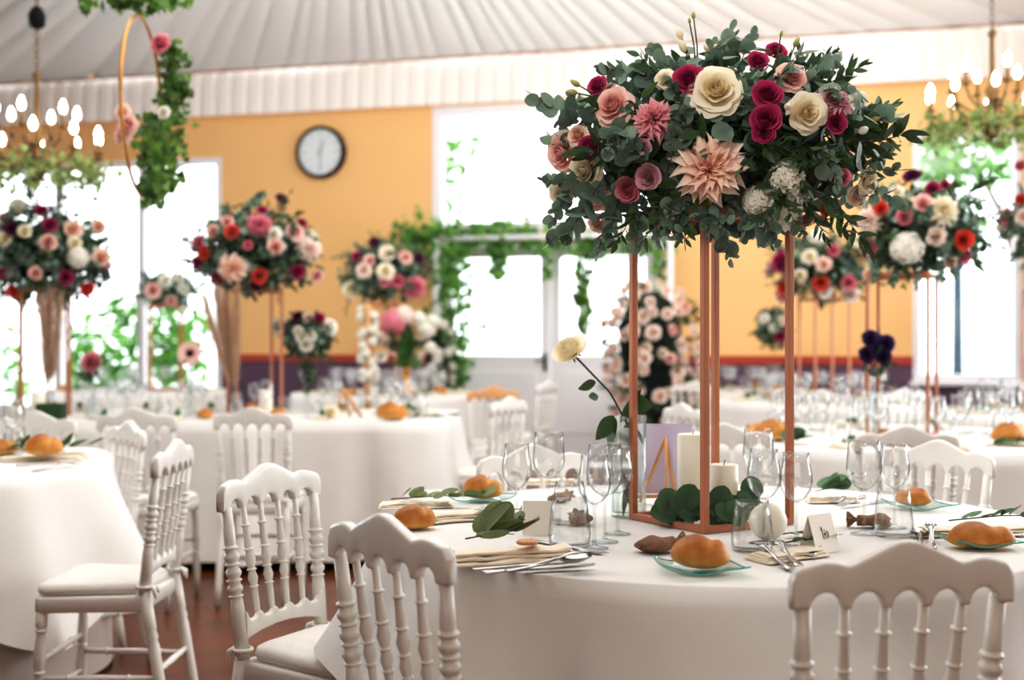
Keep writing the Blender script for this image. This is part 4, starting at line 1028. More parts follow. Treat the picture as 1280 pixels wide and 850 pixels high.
# pink hydrangea and banana leaves on table G
q = P(508, 500, 10.9)
t = thing('flower_bouquet', 'pink hydrangea with big banana leaves in a bronze vase, before the door', 'bouquet', (q.x, q.y, .752))
cm = MB(); cm.lathe([(.001, 0), (.11, 0), (.10, .03), (.03, .16), (.025, .22), (.05, .26), (.001, .25)], 16); cm.build('vase', M['gold'], t)
for px, py, kd, col, r in ((492, 404, 'hydrangea', 'rosepink', .12), (480, 424, 'hydrangea', 'palepink', .08), (505, 395, 'hydrangea', 'palepink', .09), (533, 412, 'hydrangea', 'white', .075), (524, 398, 'hydrangea', 'white', .06), (541, 402, 'hydrangea', 'white', .06), (493, 436, 'rose', 'palepink', .05), (476, 445, 'rose', 'white', .05), (538, 435, 'hydrangea', 'white', .055)):
    w = P(px, py, 10.85)-t.location; put(LIBFN[kd], flower_mesh(kd, col), t, aim(w, (0, -1, .4), 0, r))
rd = random.Random(2)
for (tx, ty, wdt) in ((509, 405, .12), (530, 432, .14), (488, 450, .12), (520, 448, .16), (505, 440, .12)):
    tip = P(tx, ty, 10.8)-t.location; b0 = Vector((0, 0, .26)); dr = tip-b0
    lm = MB(); leaf_shape(lm, Tm(b0) @ dr.to_track_quat('Y', 'Z').to_matrix().to_4x4() @ Ry(rd.uniform(-.6, .6)+PI/2*0), dr.length, wdt*1.6, 'point', rd); lm.build('banana_leaf', M['ivyb'], t)
for k in range(10):
    d = Vector((rd.uniform(-.8, .8), rd.uniform(-.6, .4), 1)); put('ruscus_sprig', LIB['rusc', k % 5], t, aim((d.x*.15, d.y*.1, .38), d, 0, 1.2))

# hanging hoop with ivy
hc = P(178, 134, 6.0)
t = thing('hanging_hoop', 'gold hoop hung from the ceiling, wound with ivy and pink roses', 'hanging decoration', hc)
Mh = Rz(R(94)); hr = .43
ring = [Mh @ Vector((hr*math.cos(2*PI*k/64), 0, hr*math.sin(2*PI*k/64))) for k in range(64)]
hm = MB(); hm.tube(ring, .009, 8, closed=True); hm.build('hoop', M['gold'], t)
hm = MB(); hm.tube([(0, 0, hr), (0, 0, 2.9)], .002, 5); hm.build('cord', M['gold'], t)
def hoop_pt(a): return Mh @ Vector((hr*math.cos(a), 0, hr*math.sin(a)))
lm = MB(); rd = random.Random(77)
for i in range(360):
    a = R(rd.uniform(-100, 62)); a = R(-62)+(R(62)+R(62))*rd.random()**.9
    p = hoop_pt(a); p = Vector((p.x+.055+.05*math.sin(a), p.y, p.z)); sp = .032+.022*math.cos(a+.6)
    p += Vector((rd.gauss(0, sp), rd.gauss(0, sp*.8), rd.gauss(0, .03)))
    ivy_leaf(lm, aim(p, (rd.uniform(-1, 1), -.5+rd.uniform(-.9, .7), rd.uniform(-.4, 1)), PI+rd.uniform(-.9, .9)), .048*rd.uniform(.6, 1.2), rd)
for i in range(190):
    f = rd.random(); p = Vector((.05+rd.gauss(0, .06*(1-.75*f)), rd.gauss(0, .04), -.02-.44*f))
    ivy_leaf(lm, aim(p, (rd.uniform(-1, 1), -.8, rd.uniform(-.4, 1)), PI), .05*rd.uniform(.6, 1.2), rd)
for i in range(110):
    p = Vector((rd.gauss(-.01, .13), rd.gauss(0, .05), hr+.11+rd.gauss(0, .03)))
    ivy_leaf(lm, aim(p, (rd.uniform(-1, 1), -.8, rd.uniform(-.4, 1)), PI+rd.uniform(-.9, .9)), .06*rd.uniform(.6, 1.2), rd)
lm.build('ivy_foliage', M['ivy'], t)
for px, py, k, c, r in ((200, 54, 'rose', 'rosepink', .045), (152, 140, 'rose', 'peach', .04), (158, 156, 'rose', 'blush', .05), (153, 168, 'rose', 'blush', .045), (204, 140, 'rose', 'white', .03)):
    w = P(px, py, 5.85)-hc; put('rose_bloom', flower_mesh(k, c), t, aim(w, (-.2, -1, .2), 0, r))

# ================================================================== CHANDELIERS
def make_chandelier(center, label, chain_top, seed):
    t = thing('chandelier', label, 'chandelier', center)
    b = MB(); b.lathe([(.001, -.16), (.03, -.15), (.05, -.10), (.09, -.07), (.035, -.02), (.03, .1), (.05, .16), (.02, .22), (.015, .5), (.03, .54), (.001, .58)], 16); b.build('body', M['brass'], t)
    b = MB(); z = .57; i = 0
    while center[2]+z < chain_top:
        b.tube([(.014*math.cos(a)*(1 if i % 2 else 0), .014*math.cos(a)*(0 if i % 2 else 1), z+.022+.026*math.sin(a)) for a in [2*PI*k/10 for k in range(10)]], .0035, 5, closed=True); z += .042; i += 1
    b.build('chain', M['brass'], t)
    b = MB(); b.lathe([(.02, .84), (.05, .86), (.055, .93), (.03, .98), (.001, .99)], 12); b.build('ceiling_cup', M['black'], t)
    for tier, (n, rr, zz) in enumerate(((10, .40, .02), (6, .25, .17))):
        for k in range(n):
            a = 2*PI*(k+.5*tier)/n; c, s = math.cos(a), math.sin(a)
            b = MB(); b.tube([(c*.03, s*.03, .0+.08*tier), (c*rr*.45, s*rr*.45, -.07+.1*tier), (c*rr*.85, s*rr*.85, -.05+zz*.9), (c*rr, s*rr, zz)], .008, 6)
            b.lathe([(.01, zz), (.035, zz+.01), (.03, zz+.02), (.012, zz+.02), (.012, zz+.10), (.001, zz+.10)], 10, Tm(c*rr, s*rr, 0))
            arm = b.build('arm', M['brass'], t)
            b = MB(); b.lathe([(.006, .0), (.017, .012), (.023, .035), (.017, .06), (.006, .082), (.001, .088)], 10, Tm(c*rr, s*rr, zz+.10)); b.build('bulb', M['lampglass'], arm)
    rd = random.Random(seed); lm = MB()
    for i in range(620):
        a = rd.uniform(0, 2*PI); rr = .36+rd.gauss(0, .06); p = Vector((rr*math.cos(a), rr*math.sin(a), -.07+rd.gauss(0, .045)-.07*(rd.random()**3)))
        ivy_leaf(lm, aim(p, (rd.uniform(-1, 1), rd.uniform(-1, 1), rd.uniform(-.3, 1)), rd.uniform(0, 6)), .045*rd.uniform(.6, 1.2), rd)
    lm.build('wreath_foliage', M['sage'], t)
    return t
q = P(46, 198, 8.0); make_chandelier((q.x, q.y, q.z), 'brass chandelier at the left with lit candle bulbs and a leaf wreath', 4.75, 1)
q = P(1240, 145, 8.0); make_chandelier((q.x, q.y, q.z), 'brass chandelier at the right above the window with lit bulbs and leaves', 4.75, 2)

# ================================================================== WALL CLOCK
kx = wu(403); kz = wz(403, 191)
t = thing('wall_clock', 'round wall clock with pale face and black rim on the orange wall', 'clock'); t.matrix_world = WM @ Tm(kx, .002, kz) @ Rx(-PI/2)
b = MB(); rr = .305
b.lathe([(rr-.01, 0), (rr, .01), (rr, .075), (rr-.012, .09), (rr-.035, .085), (rr-.04, .06)], 64); b.build('rim', M['black'], t)
b = MB(); b.cap(rr-.035, .062, 64); b.build('face', M['clockface'], t)
b = MB()
for k in range(12):
    a = k*PI/6; b.box((0, .215, .064), (.014 if k % 3 else .02, .03, .003), Rz(a))
b.build('hour_marks', M['greyhand'], t)
# local +y of the face: which way is up after the rotation
up = -1 if (t.matrix_world.to_3x3() @ Vector((0, 1, 0))).z < 0 else 1
for ang, L, w in ((R(15), .15, .022), (R(180), .20, .014)):
    b = MB(); b.box((0, L/2-.02, .067), (w, L+.04, .003), Rz((0 if up > 0 else PI)+ang*(1))); b.build('hand', M['greyhand'], t)
b = MB(); b.cap(.02, .071, 16); b.lathe([(.02, .062), (.02, .071)], 16); b.build('hub', M['greyhand'], t)

# ================================================================== TABLEWARE
def wine_parts(h, rb, rim, foot=.034):
    hb = h*.50
    bowl = MB(); zb = h*.46
    pr = [(.004, zb), (rb*.55, zb+hb*.09), (rb*.9, zb+hb*.27), (rb, zb+hb*.45), (rb*.97, zb+hb*.62), (rim*1.04, zb+hb*.85), (rim, h)]
    inner = [(rim-.0012, h)]+[(max(.001, r-.0014), z+.0006) for r, z in reversed(pr[:-1])]
    bowl.lathe(pr+inner, 28)
    stem = MB(); stem.lathe([(.006, .006), (.0042, .02), (.0036, h*.3), (.0048, zb-.004), (.009, zb+.004), (.001, zb+.005)], 12)
    base = MB(); base.lathe([(.001, .0), (foot, 0), (foot, .0015), (foot*.6, .003), (.007, .008), (.001, .009)], 28)
    return bowl, stem, base
WG = {}
for k, (h, rb, rim) in {'water': (.243, .0455, .040), 'white': (.225, .040, .032), 'red': (.232, .042, .034)}.items():
    b, s, f = wine_parts(h, rb, rim); WG[k] = (b.mesh('bowl', M['glass']), s.mesh('stem', M['stemglass']), f.mesh('base', M['stemglass']))
    o = MB(); o.merge(b); o.merge(s, mat=1); o.merge(f, mat=1); WG[k+'1'] = o.mesh('wine_glass', [M['glass'], M['stemglass']])
def wineglass(pos, kind, label):
    t = thing('wine_glass', label, 'wine glass', pos)
    for n_, me in zip(('bowl', 'stem', 'base'), WG[kind]): put(n_, me, t)
    return t
tb = MB(); hh = .118
tb.lathe([(.001, 0), (.043, 0), (.047, .004), (.0495, .03), (.044, .085), (.039, hh), (.0378, hh), (.0428, .085), (.048, .03), (.045, .008), (.001, .007)], 32)
TUM = tb.mesh('tumbler', M['glass'])
def tumbler(pos, label, s=1.0):
    o = put('tumbler', TUM, None, Tm(pos) @ Sc(s)); return tag(o, label, 'tumbler')
def on(px, py, z=.7515):
    q = T(px, py, .75); q.z = z; return q

# nearest table, glasses from left to right
wineglass(on(646, 661), 'white', 'slim wine glass left of the place card, leftmost on the nearest table')
wineglass(on(686, 650), 'water', 'wide water goblet behind the blank place card')
wineglass(on(743, 686), 'white', 'small wine glass in front of the rose vase, nearer one of the pair')
wineglass(on(756, 678), 'water', 'wine glass just behind the small one, before the rose vase')
tumbler(on(712, 684), 'clear tumbler right of the blank place card on the nearest table', 1.04)
tumbler(on(712, 655), 'clear tumbler behind the pair of left glasses, half hidden', .98)
wineglass(on(772, 668), 'white', 'third glass of the left cluster, touching the rose vase outline')
tumbler(on(940, 689), 'clear tumbler before the round candle, right of the front bread', 1.0)
wineglass(on(955, 680), 'red', 'tall wine glass behind the front tumbler, leaning over the round candle')
wineglass(on(948, 642), 'water', 'water goblet behind the tall wine glass, right of the copper stand')
wineglass(on(995, 682), 'white', 'wine glass in front of the right copper post')
wineglass(on(1080, 668), 'water', 'water goblet over the right burlap pouch')
wineglass(on(1118, 660), 'white', 'wine glass right of the goblet, before the far roll')
tumbler(on(1117, 671), 'clear tumbler right of the burlap pouch, in front of the far roll', 1.0)

# rolls of bread
def bread_mb(seed, lx=.062, ly=.046, lz=.05):
    rd = random.Random(seed); mb = MB(); nu, nv = 40, 24
    def fn(a, b):
        th = a*2*PI; ph = b*PI; x, y, z = math.sin(ph)*math.cos(th), math.sin(ph)*math.sin(th), math.cos(ph)
        pin = 1-.10*math.exp(-((x-.35)/.22)**2)*max(0, z+.35)
        nn = noise.noise(Vector((x*1.5+seed, y*1.5, z*1.5)))*.06
        zz = z*(.95 if z > 0 else .45)
        return (lx*x*(1+nn), ly*y*pin*(1+nn), lz*(zz+.45)*(pin if z > 0 else 1)*(1+nn*1.2))
    def tf(a, b):
        th = a*2*PI; ph = b*PI; z = math.cos(ph); x = math.sin(ph)*math.cos(th)
        return max(0, min(1, .45+.45*z-.35*math.exp(-((x-.35)/.12)**2)*max(0, z)-.25*max(0, x-.6)))
    mb.grid(fn, nu, nv, None, 0, tf)
    return mb
BR = [bread_mb(k).mesh('bread_roll', M['bread']) for k in range(4)]+[bread_mb(9, .080, .050, .046).mesh('bread_roll', M['bread'])]
def bread(pos, label, rz=0, s=1.0, k=0, group=None):
    o = put('bread_roll', BR[k % 5], None, Tm(pos) @ Rz(rz) @ Sc(s)); return tag(o, label, 'bread roll', group)
# clear square plates with a green edge
pm = MB(); NPL = 24; hs = .085
def pz(x, y): return .004+.010*((abs(x)/hs)**3+(abs(y)/hs)**3)*.9+.004*math.sin(x*40)
def sq(a): return (a*2-1)*hs
pm.grid(lambda a, b: (sq(a)*(1-.06*(2*b-1)**2), sq(b)*(1-.06*(2*a-1)**2), pz(sq(a), sq(b))), NPL, NPL)
pm.grid(lambda a, b: (sq(a)*(1-.06*(2*b-1)**2), sq(b)*(1-.06*(2*a-1)**2), pz(sq(a), sq(b))+.003), NPL, NPL)
pe = MB()
edge = [(i/NPL, 0) for i in range(NPL)]+[(1, i/NPL) for i in range(NPL)]+[(1-i/NPL, 1) for i in range(NPL)]+[(0, 1-i/NPL) for i in range(NPL)]
pts = [(sq(a)*(1-.06*(2*b-1)**2), sq(b)*(1-.06*(2*a-1)**2), pz(sq(a), sq(b))+.0015) for a, b in edge]
pe.tube(pts, .0019, 6, closed=True)
PLM, PEM = pm.mesh('dish', M['plateglass']), pe.mesh('rim', M['plateedge'])
def plate(pos, label, rz, s=1.0):
    t = thing('glass_plate', label, 'plate', pos, rz); put('dish', PLM, t, Sc(s)); put('rim', PEM, t, Sc(s)); return t
q = on(876, 716); plate(q, 'square clear plate with teal rim under the front bread roll', R(12)); bread(q+Vector((0, 0, .009)), 'golden bread roll on the teal-rimmed plate at the table front', R(-18), 1.04, 0)
q = on(603, 628); plate(q, 'clear plate with teal rim under the left back roll', R(-25)); bread(q+Vector((0, .01, .009)), 'shiny bread roll on the plate behind the left napkins', R(-8), 1.03, 1)
q = on(1150, 637); plate(q, 'clear plate with teal rim under the right back roll', R(15)); bread(q+Vector((-.02, 0, .009)), 'bread roll seen past the right tumbler on a clear plate', R(160), .82, 2)
bread(on(518, 662), 'bread roll half hidden behind the left front chair rail', R(20), .95, 3)
q = on(1226, 686); bread(q, 'broad bread roll behind the right front chair rail', R(-6), 1.0, 4)
plate(on(1226, 683), 'clear plate under the broad roll by the right chair', R(5))

# cutlery
def flat_extr(mb, outl, z0, z1, fz):
    n = len(outl); vs = [(x, y, z0+fz(x)) for x, y in outl]+[(x, y, z1+fz(x)) for x, y in outl]
    mb.add(vs, [tuple(reversed(range(n))), tuple(range(n, 2*n))]+[(k, (k+1) % n, n+(k+1) % n, n+k) for k in range(n)], smooth=False)
def strip(mb, secs, fz, th=.0016):
    """secs: (x, half width) along x"""
    n = len(secs); vs = []
    for x, h in secs:
        z = fz(x); vs += [(x, -h, z), (x, 0, z+th*.5), (x, h, z), (x, h, z+th), (x, 0, z+th*1.7), (x, -h, z+th)]
    fs = [(i*6+k, i*6+(k+1) % 6, (i+1)*6+(k+1) % 6, (i+1)*6+k) for i in range(n-1) for k in range(6)]
    fs += [(5, 4, 3, 2, 1, 0), tuple((n-1)*6+k for k in range(6))]
    mb.add(vs, fs)
def fork_mb():
    mb = MB(); fz = lambda x: .002+.012*smooth01((x-.08)/.05)*(1-smooth01((x-.15)/.05)*.75)
    strip(mb, [(0, .007), (.004, .0095), (.03, .008), (.07, .0045), (.11, .004), (.125, .007), (.135, .0115), (.15, .0125)], fz, .002)
    for k in (-1.5, -.5, .5, 1.5):
        mb.tube([(x, k*.0064, fz(x)+.0015) for x in (.148, .165, .18, .195, .203)], [.0024, .0021, .0018, .0015, .0008], 6)
    return mb
def knife_mb():
    mb = MB(); fz = lambda x: .001
    strip(mb, [(0, .006), (.005, .009), (.04, .0085), (.09, .007), (.095, .006), (.10, .0085), (.15, .0105), (.19, .0085), (.215, .003), (.22, .0005)], fz, .0026); return mb
def spoon_mb():
    mb = MB(); fz = lambda x: .002+.012*smooth01((x-.07)/.05)*(1-smooth01((x-.13)/.05)*.8)
    strip(mb, [(0, .006), (.004, .0095), (.03, .008), (.07, .0045), (.135, .004), (.145, .006)], fz, .002)
    def fn(a, b):
        th = a*2*PI; x, y = .172+b*.034*math.cos(th), b*.021*math.sin(th)*(1+.12*math.cos(th)); return (x, y, .0025+.010*b*b)
    mb.grid(fn, 24, 6)
    mb.grid(lambda a, b: (lambda p: (p[0], p[1], p[2]+.0012))(fn(a, b)), 24, 6)
    return mb
CUT = {'fork': fork_mb().mesh('fork', M['steel']), 'knife': knife_mb().mesh('knife', M['steel']), 'spoon': spoon_mb().mesh('spoon', M['steel'])}
def cutlery(kind, a, b, label, dz=0, tilt=0):
    """from pixel a (handle end) towards pixel b"""
    pa, pb = on(*a, .752+dz), on(*b, .752+dz); d = pb-pa
    o = put(kind, CUT[kind], None, Tm(pa) @ Rz(math.atan2(d.y, d.x)) @ Ry(-tilt) @ Sc(1.16)); return tag(o, label, kind)
def cutlery_at(kind, a, deg, label, dz, tilt):
    pa = on(*a, .752+dz); o = put(kind, CUT[kind], None, Tm(pa) @ Rz(R(deg)) @ Ry(-R(tilt)) @ Sc(1.16)); return tag(o, label, kind)
cutlery_at('knife', (590, 716), 17, 'steel knife nearest the napkin at the left front setting', .002, 1.5)
cutlery_at('knife', (602, 719), 15, 'second steel knife in front of the napkin at the left setting', .002, 1)
cutlery_at('spoon', (606, 722), 14, 'soup spoon lying in front of the left napkin', .004, 4)
cutlery_at('fork', (632, 722), 19, 'fork whose tines rest on a knife tip, right of the soup spoon', .008, 6)
cutlery('knife', (752, 694), (700, 684), 'dessert knife lying crosswise under the fork tips')
cutlery('fork', (652, 640), (600, 652), 'fork with raised tines at the second left setting', .004, R(5))
cutlery('knife', (660, 640), (610, 655), 'knife beside the fork at the second left setting')
cutlery('fork', (990, 716), (936, 690), 'outer fork with tines toward the front tumbler', .002, R(4))
cutlery('fork', (1000, 712), (958, 686), 'inner fork of the pair beside the front right chair', .002, R(4))
cutlery('fork', (1165, 690), (1161, 650), 'upright-looking fork between the right place card and broad roll', .002, R(6))
cutlery('spoon', (1152, 688), (1147, 655), 'dessert spoon left of the upright-looking fork')
cutlery('fork', (1080, 622), (1060, 627), 'fork beside the leaf bundle at the back of the nearest table')
cutlery('fork', (1105, 628), (1078, 632), 'second fork behind the right water goblet')
cutlery('fork', (1010, 700), (1052, 680), 'small fork tip showing above the right chair rail', .004, R(4))
cutlery('knife', (1280, 672), (1235, 668), 'knife right of the broad roll at the frame edge')

# folded napkins with leaves tied on
def napkin_mb(L, W, H, seed):
    """a napkin folded over itself into a soft flat roll"""
    mb = MB()
    for k, (sy, sz, oy) in enumerate(((1, 0, 0), (.86, .42, .03), (.66, .80, -.02))):
        def fn(a, b):
            th = b*2*PI; e = .75
            c, s_ = math.cos(th), math.sin(th)
            n1 = noise.noise(Vector((a*5+seed*3.1, c*1.5, k*2.0))); n2 = noise.noise(Vector((a*9+seed, s_*2, 5+k)))
            pinch = 1-.42*math.exp(-((a-.52)/.12)**2)*(.7 if k else .45)
            en = 1-.10*abs(2*a-1)**6
            y = W/2*sy*math.copysign(abs(c)**e, c)*(1+.10*n1)*pinch*en+W*(oy+.06*n1)
            z = H*sz*(1+.25*n1)+H*.26*(1+math.copysign(abs(s_)**e, s_))*(1+.35*n2)
            return ((a-.5)*L*(1-.05*k)+.02*W*n2+.06*W*c, y, max(0, z))
        mb.grid(fn, 36, 24)
        for a_ in (0, 1):
            n = 24; vs = [fn(a_, j/n) for j in range(n)]; mb.add(vs, [tuple(range(n)) if a_ else tuple(reversed(range(n)))])
    return mb
def napkin(pos, rz, label, L=.25, W=.10, H=.022, seed=0, leaves=(), seal=None, mat_='olive', cat='napkin', blank=False):
    t = thing('folded_napkin', label, cat, pos, rz); napkin_mb(L, W, H, seed).build('cloth', M['napkin'], t)
    return t
def leaf_sprig(pos, dirs, label, kind='point', lw=(.07, .034), mat_='olive', n=9, seed=0, L=.16, lift=.25):
    """leaf bundle lying on something"""
    rd = random.Random(seed); t = thing('leaf_sprig', label, 'leaf sprig', pos)
    d = Vector((math.cos(dirs), math.sin(dirs), .04))
    st = MB(); st.tube([d*(-.02), d*L*.5+Vector((0, 0, .006)), d*L], [.002, .0018, .001], 6); st.build('stem', M['twig'], t)
    for i in range(n):
        b = (i+.5)/n; side = 1 if i % 2 else -1; a = dirs+side*rd.uniform(.4, 1.1)*(1-.6*b)
        dr = Vector((math.cos(a), math.sin(a), rd.uniform(.1, lift*2))).normalized(); s = rd.uniform(.8, 1.15)
        lm = MB(); leaf_shape(lm, dr.to_track_quat('Y', 'Z').to_matrix().to_4x4() @ Ry(rd.uniform(-.7, .7)), lw[0]*s, lw[1]*s, kind, rd)
        lm.build('leaf', M[mat_], t, Tm(d*L*b+Vector((0, 0, .006))))
    return t
q = on(640, 703); napkin(q, R(18), 'rolled linen napkin with wax seal at the left front setting', .30, .11, .024, 1)
nk = bpy.data.objects['folded_napkin']
sm = MB(); sm.lathe([(.001, 0), (.024, 0), (.026, .004), (.022, .008), (.014, .006), (.001, .007)], 20, Tm(.03, -.02, .042)); sm.build('wax_seal', M['kraft'], nk)
q = on(592, 694, .79); leaf_sprig(q, R(20), 'green eucalyptus leaf bundle on the left front napkin', 'round', (.088, .058), 'olive', 11, 4, .10, .75)
q = on(560, 652); napkin(q, R(30), 'folded napkin at the second left setting behind the chair rail', .30, .10, .018, 2)
q = on(497, 634, .775); leaf_sprig(q, R(-6), 'long leafy twig across the second left napkin', 'round', (.055, .034), 'olive', 11, 5, .26, .3)
q = on(520, 634); napkin(q, R(12), 'flat napkin at the far left setting under the leafy twig', .22, .12, .012, 3)
q = on(1040, 628); napkin(q, R(5), 'folded napkin at the back setting under dark round leaves', .16, .09, .016, 4)
q = on(1026, 622, .772); leaf_sprig(q, R(15), 'dark round leaf bundle on the back napkin right of the stand', 'round', (.075, .06), 'euca2', 8, 6, .07, .5)
q = on(985, 698); napkin(q, R(35), 'napkin beside the forks, mostly behind the right chair', .20, .10, .014, 5)
q = on(985, 690, .772); leaf_sprig(q, R(8), 'small olive leaf twig on the napkin by the forks', 'point', (.045, .022), 'olive', 5, 7, .10, .25)
q = on(1215, 668); napkin(q, R(8), 'napkin behind the broad roll at the right', .30, .11, .014, 6)
q = on(1195, 662, .775); leaf_sprig(q, R(4), 'leafy twig lying behind the broad roll at the right', 'round', (.045, .032), 'euca2', 9, 8, .24, .35)
q = on(690, 606); napkin(q, R(0), 'napkin at the back left setting behind the glasses', .18, .10, .014, 7)
q = on(714, 606, .773); leaf_sprig(q, R(30), 'dark leaf cluster behind the left glasses at the back', 'round', (.05, .04), 'euca2', 5, 9, .05, .5)
q = on(1000, 668); leaf_sprig(on(975, 672, .755), R(5), 'two single leaves lying between candle ball and place card', 'point', (.05, .02), 'olive', 3, 19, .05, .1)
# burlap pouches
def pouch(pos, rz, label, s=1.0, up=False):
    t = thing('burlap_pouch', label, 'pouch', pos, rz)
    b = MB()
    def fn(a, bb):
        th = a*2*PI; x = (bb-.5)*2; w = .036*(1-abs(min(0, x))**14)**.3*(1-.62*max(0, x)**1.5)*(1+.06*math.sin(x*7)); h = .017*(1-abs(min(0, x))**5)**.5*(1-.3*max(0, x))*(1+.18*math.sin(th*2+x*5))
        return (x*.042*s-.006*s*abs(math.cos(th))**6*(1 if x < 0 else 0)*abs(x), w*s*math.copysign(abs(math.cos(th))**.7, math.cos(th)), s*(h*math.copysign(abs(math.sin(th))**1.2, math.sin(th))+.018+.006*math.cos(th)*x))
    b.grid(fn, 28, 18); b.build('bag', M['burlap'], t)
    b = MB(); n = 24
    vs = []
    for j, (x, r) in enumerate(((.034, .016), (.042, .007), (.048, .009), (.060, .022), (.068, .028))):
        for k in range(n):
            a = 2*PI*k/n; rr = r*(1+(.25*math.sin(a*6) if j > 2 else 0)); vs.append((x*s, rr*s*math.cos(a), s*(.020+rr*.7*math.sin(a))))
    b.add(vs, [(j*n+k, j*n+(k+1) % n, (j+1)*n+(k+1) % n, (j+1)*n+k) for j in range(4) for k in range(n)]); b.build('ruffled_neck', M['burlap'], t)
    b = MB(); b.tube([(.042*s, .0085*s*math.cos(2*PI*k/12), .020*s+.0075*s*math.sin(2*PI*k/12)) for k in range(12)], .0018, 5, closed=True); b.build('string', M['pine'], t)
    return t
pouch(on(822, 691), R(20), 'brown burlap favour pouch left of the front bread roll', 1.05)
pouch(on(1092, 660), R(170), 'brown burlap pouch with ruffled neck under the right goblet', 1.0)
pouch(on(725, 656), R(95), 'brown pouch seen through the left tumbler and glasses', .85)
pouch(on(700, 628), R(60), 'brown pouch at the back left setting behind the glasses', .8)
# place cards
def tent_card(pos, rz, label, w=.075, h=.085, ink=False):
    t = thing('place_card', label, 'place card', pos, rz)
    b = MB(); d = .028
    vs = [(-w/2, -d, 0), (w/2, -d, 0), (w/2, 0, h), (-w/2, 0, h), (w/2, d, 0), (-w/2, d, 0)]
    b.add(vs, [(0, 1, 2, 3), (3, 2, 4, 5)], smooth=False); b.build('folded_card', M['card'], t)
    if ink:
        al = math.atan2(d, h); Mi = Tm(0, -d/2-.0012, h/2) @ Rx(-al)
        b = MB()
        for st in ([(-.020, .0, .012), (-.019, 0, .028), (-.016, 0, .018), (-.017, 0, -.018), (-.012, 0, -.022)], [(-.010, 0, -.006), (-.004, 0, .004), (-.002, 0, -.004), (-.008, 0, -.018), (0, 0, -.016)],
                   [(-.006, 0, .010), (-.001, 0, .016)], [(.003, 0, .006), (.009, 0, .010), (.004, 0, -.004), (.011, 0, -.010), (.004, 0, -.022)], [(.013, 0, -.004), (.017, 0, .008), (.015, 0, -.016), (.022, 0, -.012)]):
            b.tube([(x*.6+.004, y, z*.6) for x, y, z in st], .0007, 5, Mi)
        b.build('handwriting', M['ink'], t)
    return t
tent_card(on(672, 668), R(-4), 'blank white place card left of the front tumbler')
tent_card(on(1024, 690), R(38), 'white place card with black handwriting before the right chair', .085, .088, True)
# candles
def pillar(pos, r, h, label, group=None, wick=True):
    t = thing('pillar_candle', label, 'candle', pos, 0, group)
    b = MB(); b.lathe([(.001, 0), (r-.002, 0), (r, .002), (r, h-.003), (r-.003, h), (.012, h-.002), (.001, h-.004)], 36); b.build('wax', M['candle'], t)
    b = MB(); b.tube([(0, 0, h-.004), (.001, 0, h+.006), (.003, 0, h+.012)], .0012, 5); b.build('wick', M['wick'], t)
    return t
q = P(866, 640, 3.46); pillar(Vector((q.x, q.y, .7515)), .043, .235, 'taller ivory pillar candle inside the copper stand')
q = P(905, 640, 3.36); pillar(Vector((q.x, q.y, .7515)), .0385, .16, 'shorter ivory pillar candle with a wick inside the copper stand')
t = thing('ball_candle', 'round ivory ball candle right of the copper stand foot', 'candle', on(960, 676))
b = MB(); b.lathe([(.001, 0), (.015, .001)]+[(.047*math.sin(a), .0465-.047*math.cos(a)) for a in [PI*(.12+.88*k/16) for k in range(17)]], 32); b.build('wax', M['candle'], t)
b = MB(); b.tube([(0, 0, .092), (0, 0, .102)], .0012, 5); b.build('wick', M['wick'], t)
# eucalyptus at the foot of the candles
rd = random.Random(9)
def euca_pile(px, py, label, seed, n, spread, d):
    p0 = P(px, py, d); p0.z = .752; rd = random.Random(seed); t = thing('eucalyptus_cluster', label, 'eucalyptus', p0)
    for i in range(n):
        a = rd.uniform(0, 2*PI); rr = rd.random()**.6; p = Vector((spread[0]*rr*math.cos(a), spread[1]*rr*math.sin(a), .008+.055*(1-rr)*rd.random()+.02*rd.random()))
        nd = Vector((rd.uniform(-.6, .6), -.9+rd.uniform(-.3, .5), rd.uniform(.1, 1))); lm = MB()
        s = rd.uniform(.7, 1.15); leaf_shape(lm, Rz(0), .066*s, .064*s, 'round', rd); lm.build('leaf', M['euca2'], t, aim(p, nd, rd.uniform(-1.2, 1.2)))
    return t
euca_pile(846, 650, 'round eucalyptus leaves heaped before the tall candle in the stand', 41, 20, (.06, .035), 3.30)
euca_pile(905, 650, 'eucalyptus leaves at the foot of the short candle', 42, 14, (.05, .04), 3.25)
euca_pile(940, 625, 'eucalyptus leaves behind the ball candle, right of the stand', 43, 14, (.045, .04), 3.33)
# vase with a single cream rose
vq = on(786, 646)
t = thing('rose_vase', 'clear cylinder vase with water, left of the copper stand', 'vase', vq)
b = MB(); b.lathe([(.001, 0), (.047, 0), (.05, .003), (.05, .285), (.0475, .285), (.047, .012), (.001, .010)], 32); b.build('cylinder', M['vaseglass'], t)
b = MB(); b.lathe([(.001, .013), (.0465, .013), (.0465, .17), (.001, .17)], 32); b.build('water', M['water'], t)
t = thing('cream_rose', 'single long-stemmed cream rose leaning left out of the vase', 'rose', vq+Vector((.02, 0, .02)))
rh = P(712, 438, vq.y-.02); bs_ = t.location
pts = [Vector((0, 0, 0)), P(790, 540, vq.y)-bs_, P(762, 490, vq.y-.01)-bs_, P(735, 462, vq.y-.02)-bs_, rh-bs_]
b = MB(); b.tube(pts, [.003, .003, .0028, .0028, .0035], 8); b.build('stem', M['stem'], t)
hd = (P(700, 424, vq.y-.04)-rh); hb = rose_mb(1, 5, 5, .6)
hb.build('rose_bloom', M['cream'], t, aim(rh-bs_, hd+Vector((0, -.02, .02)), .4, .05))
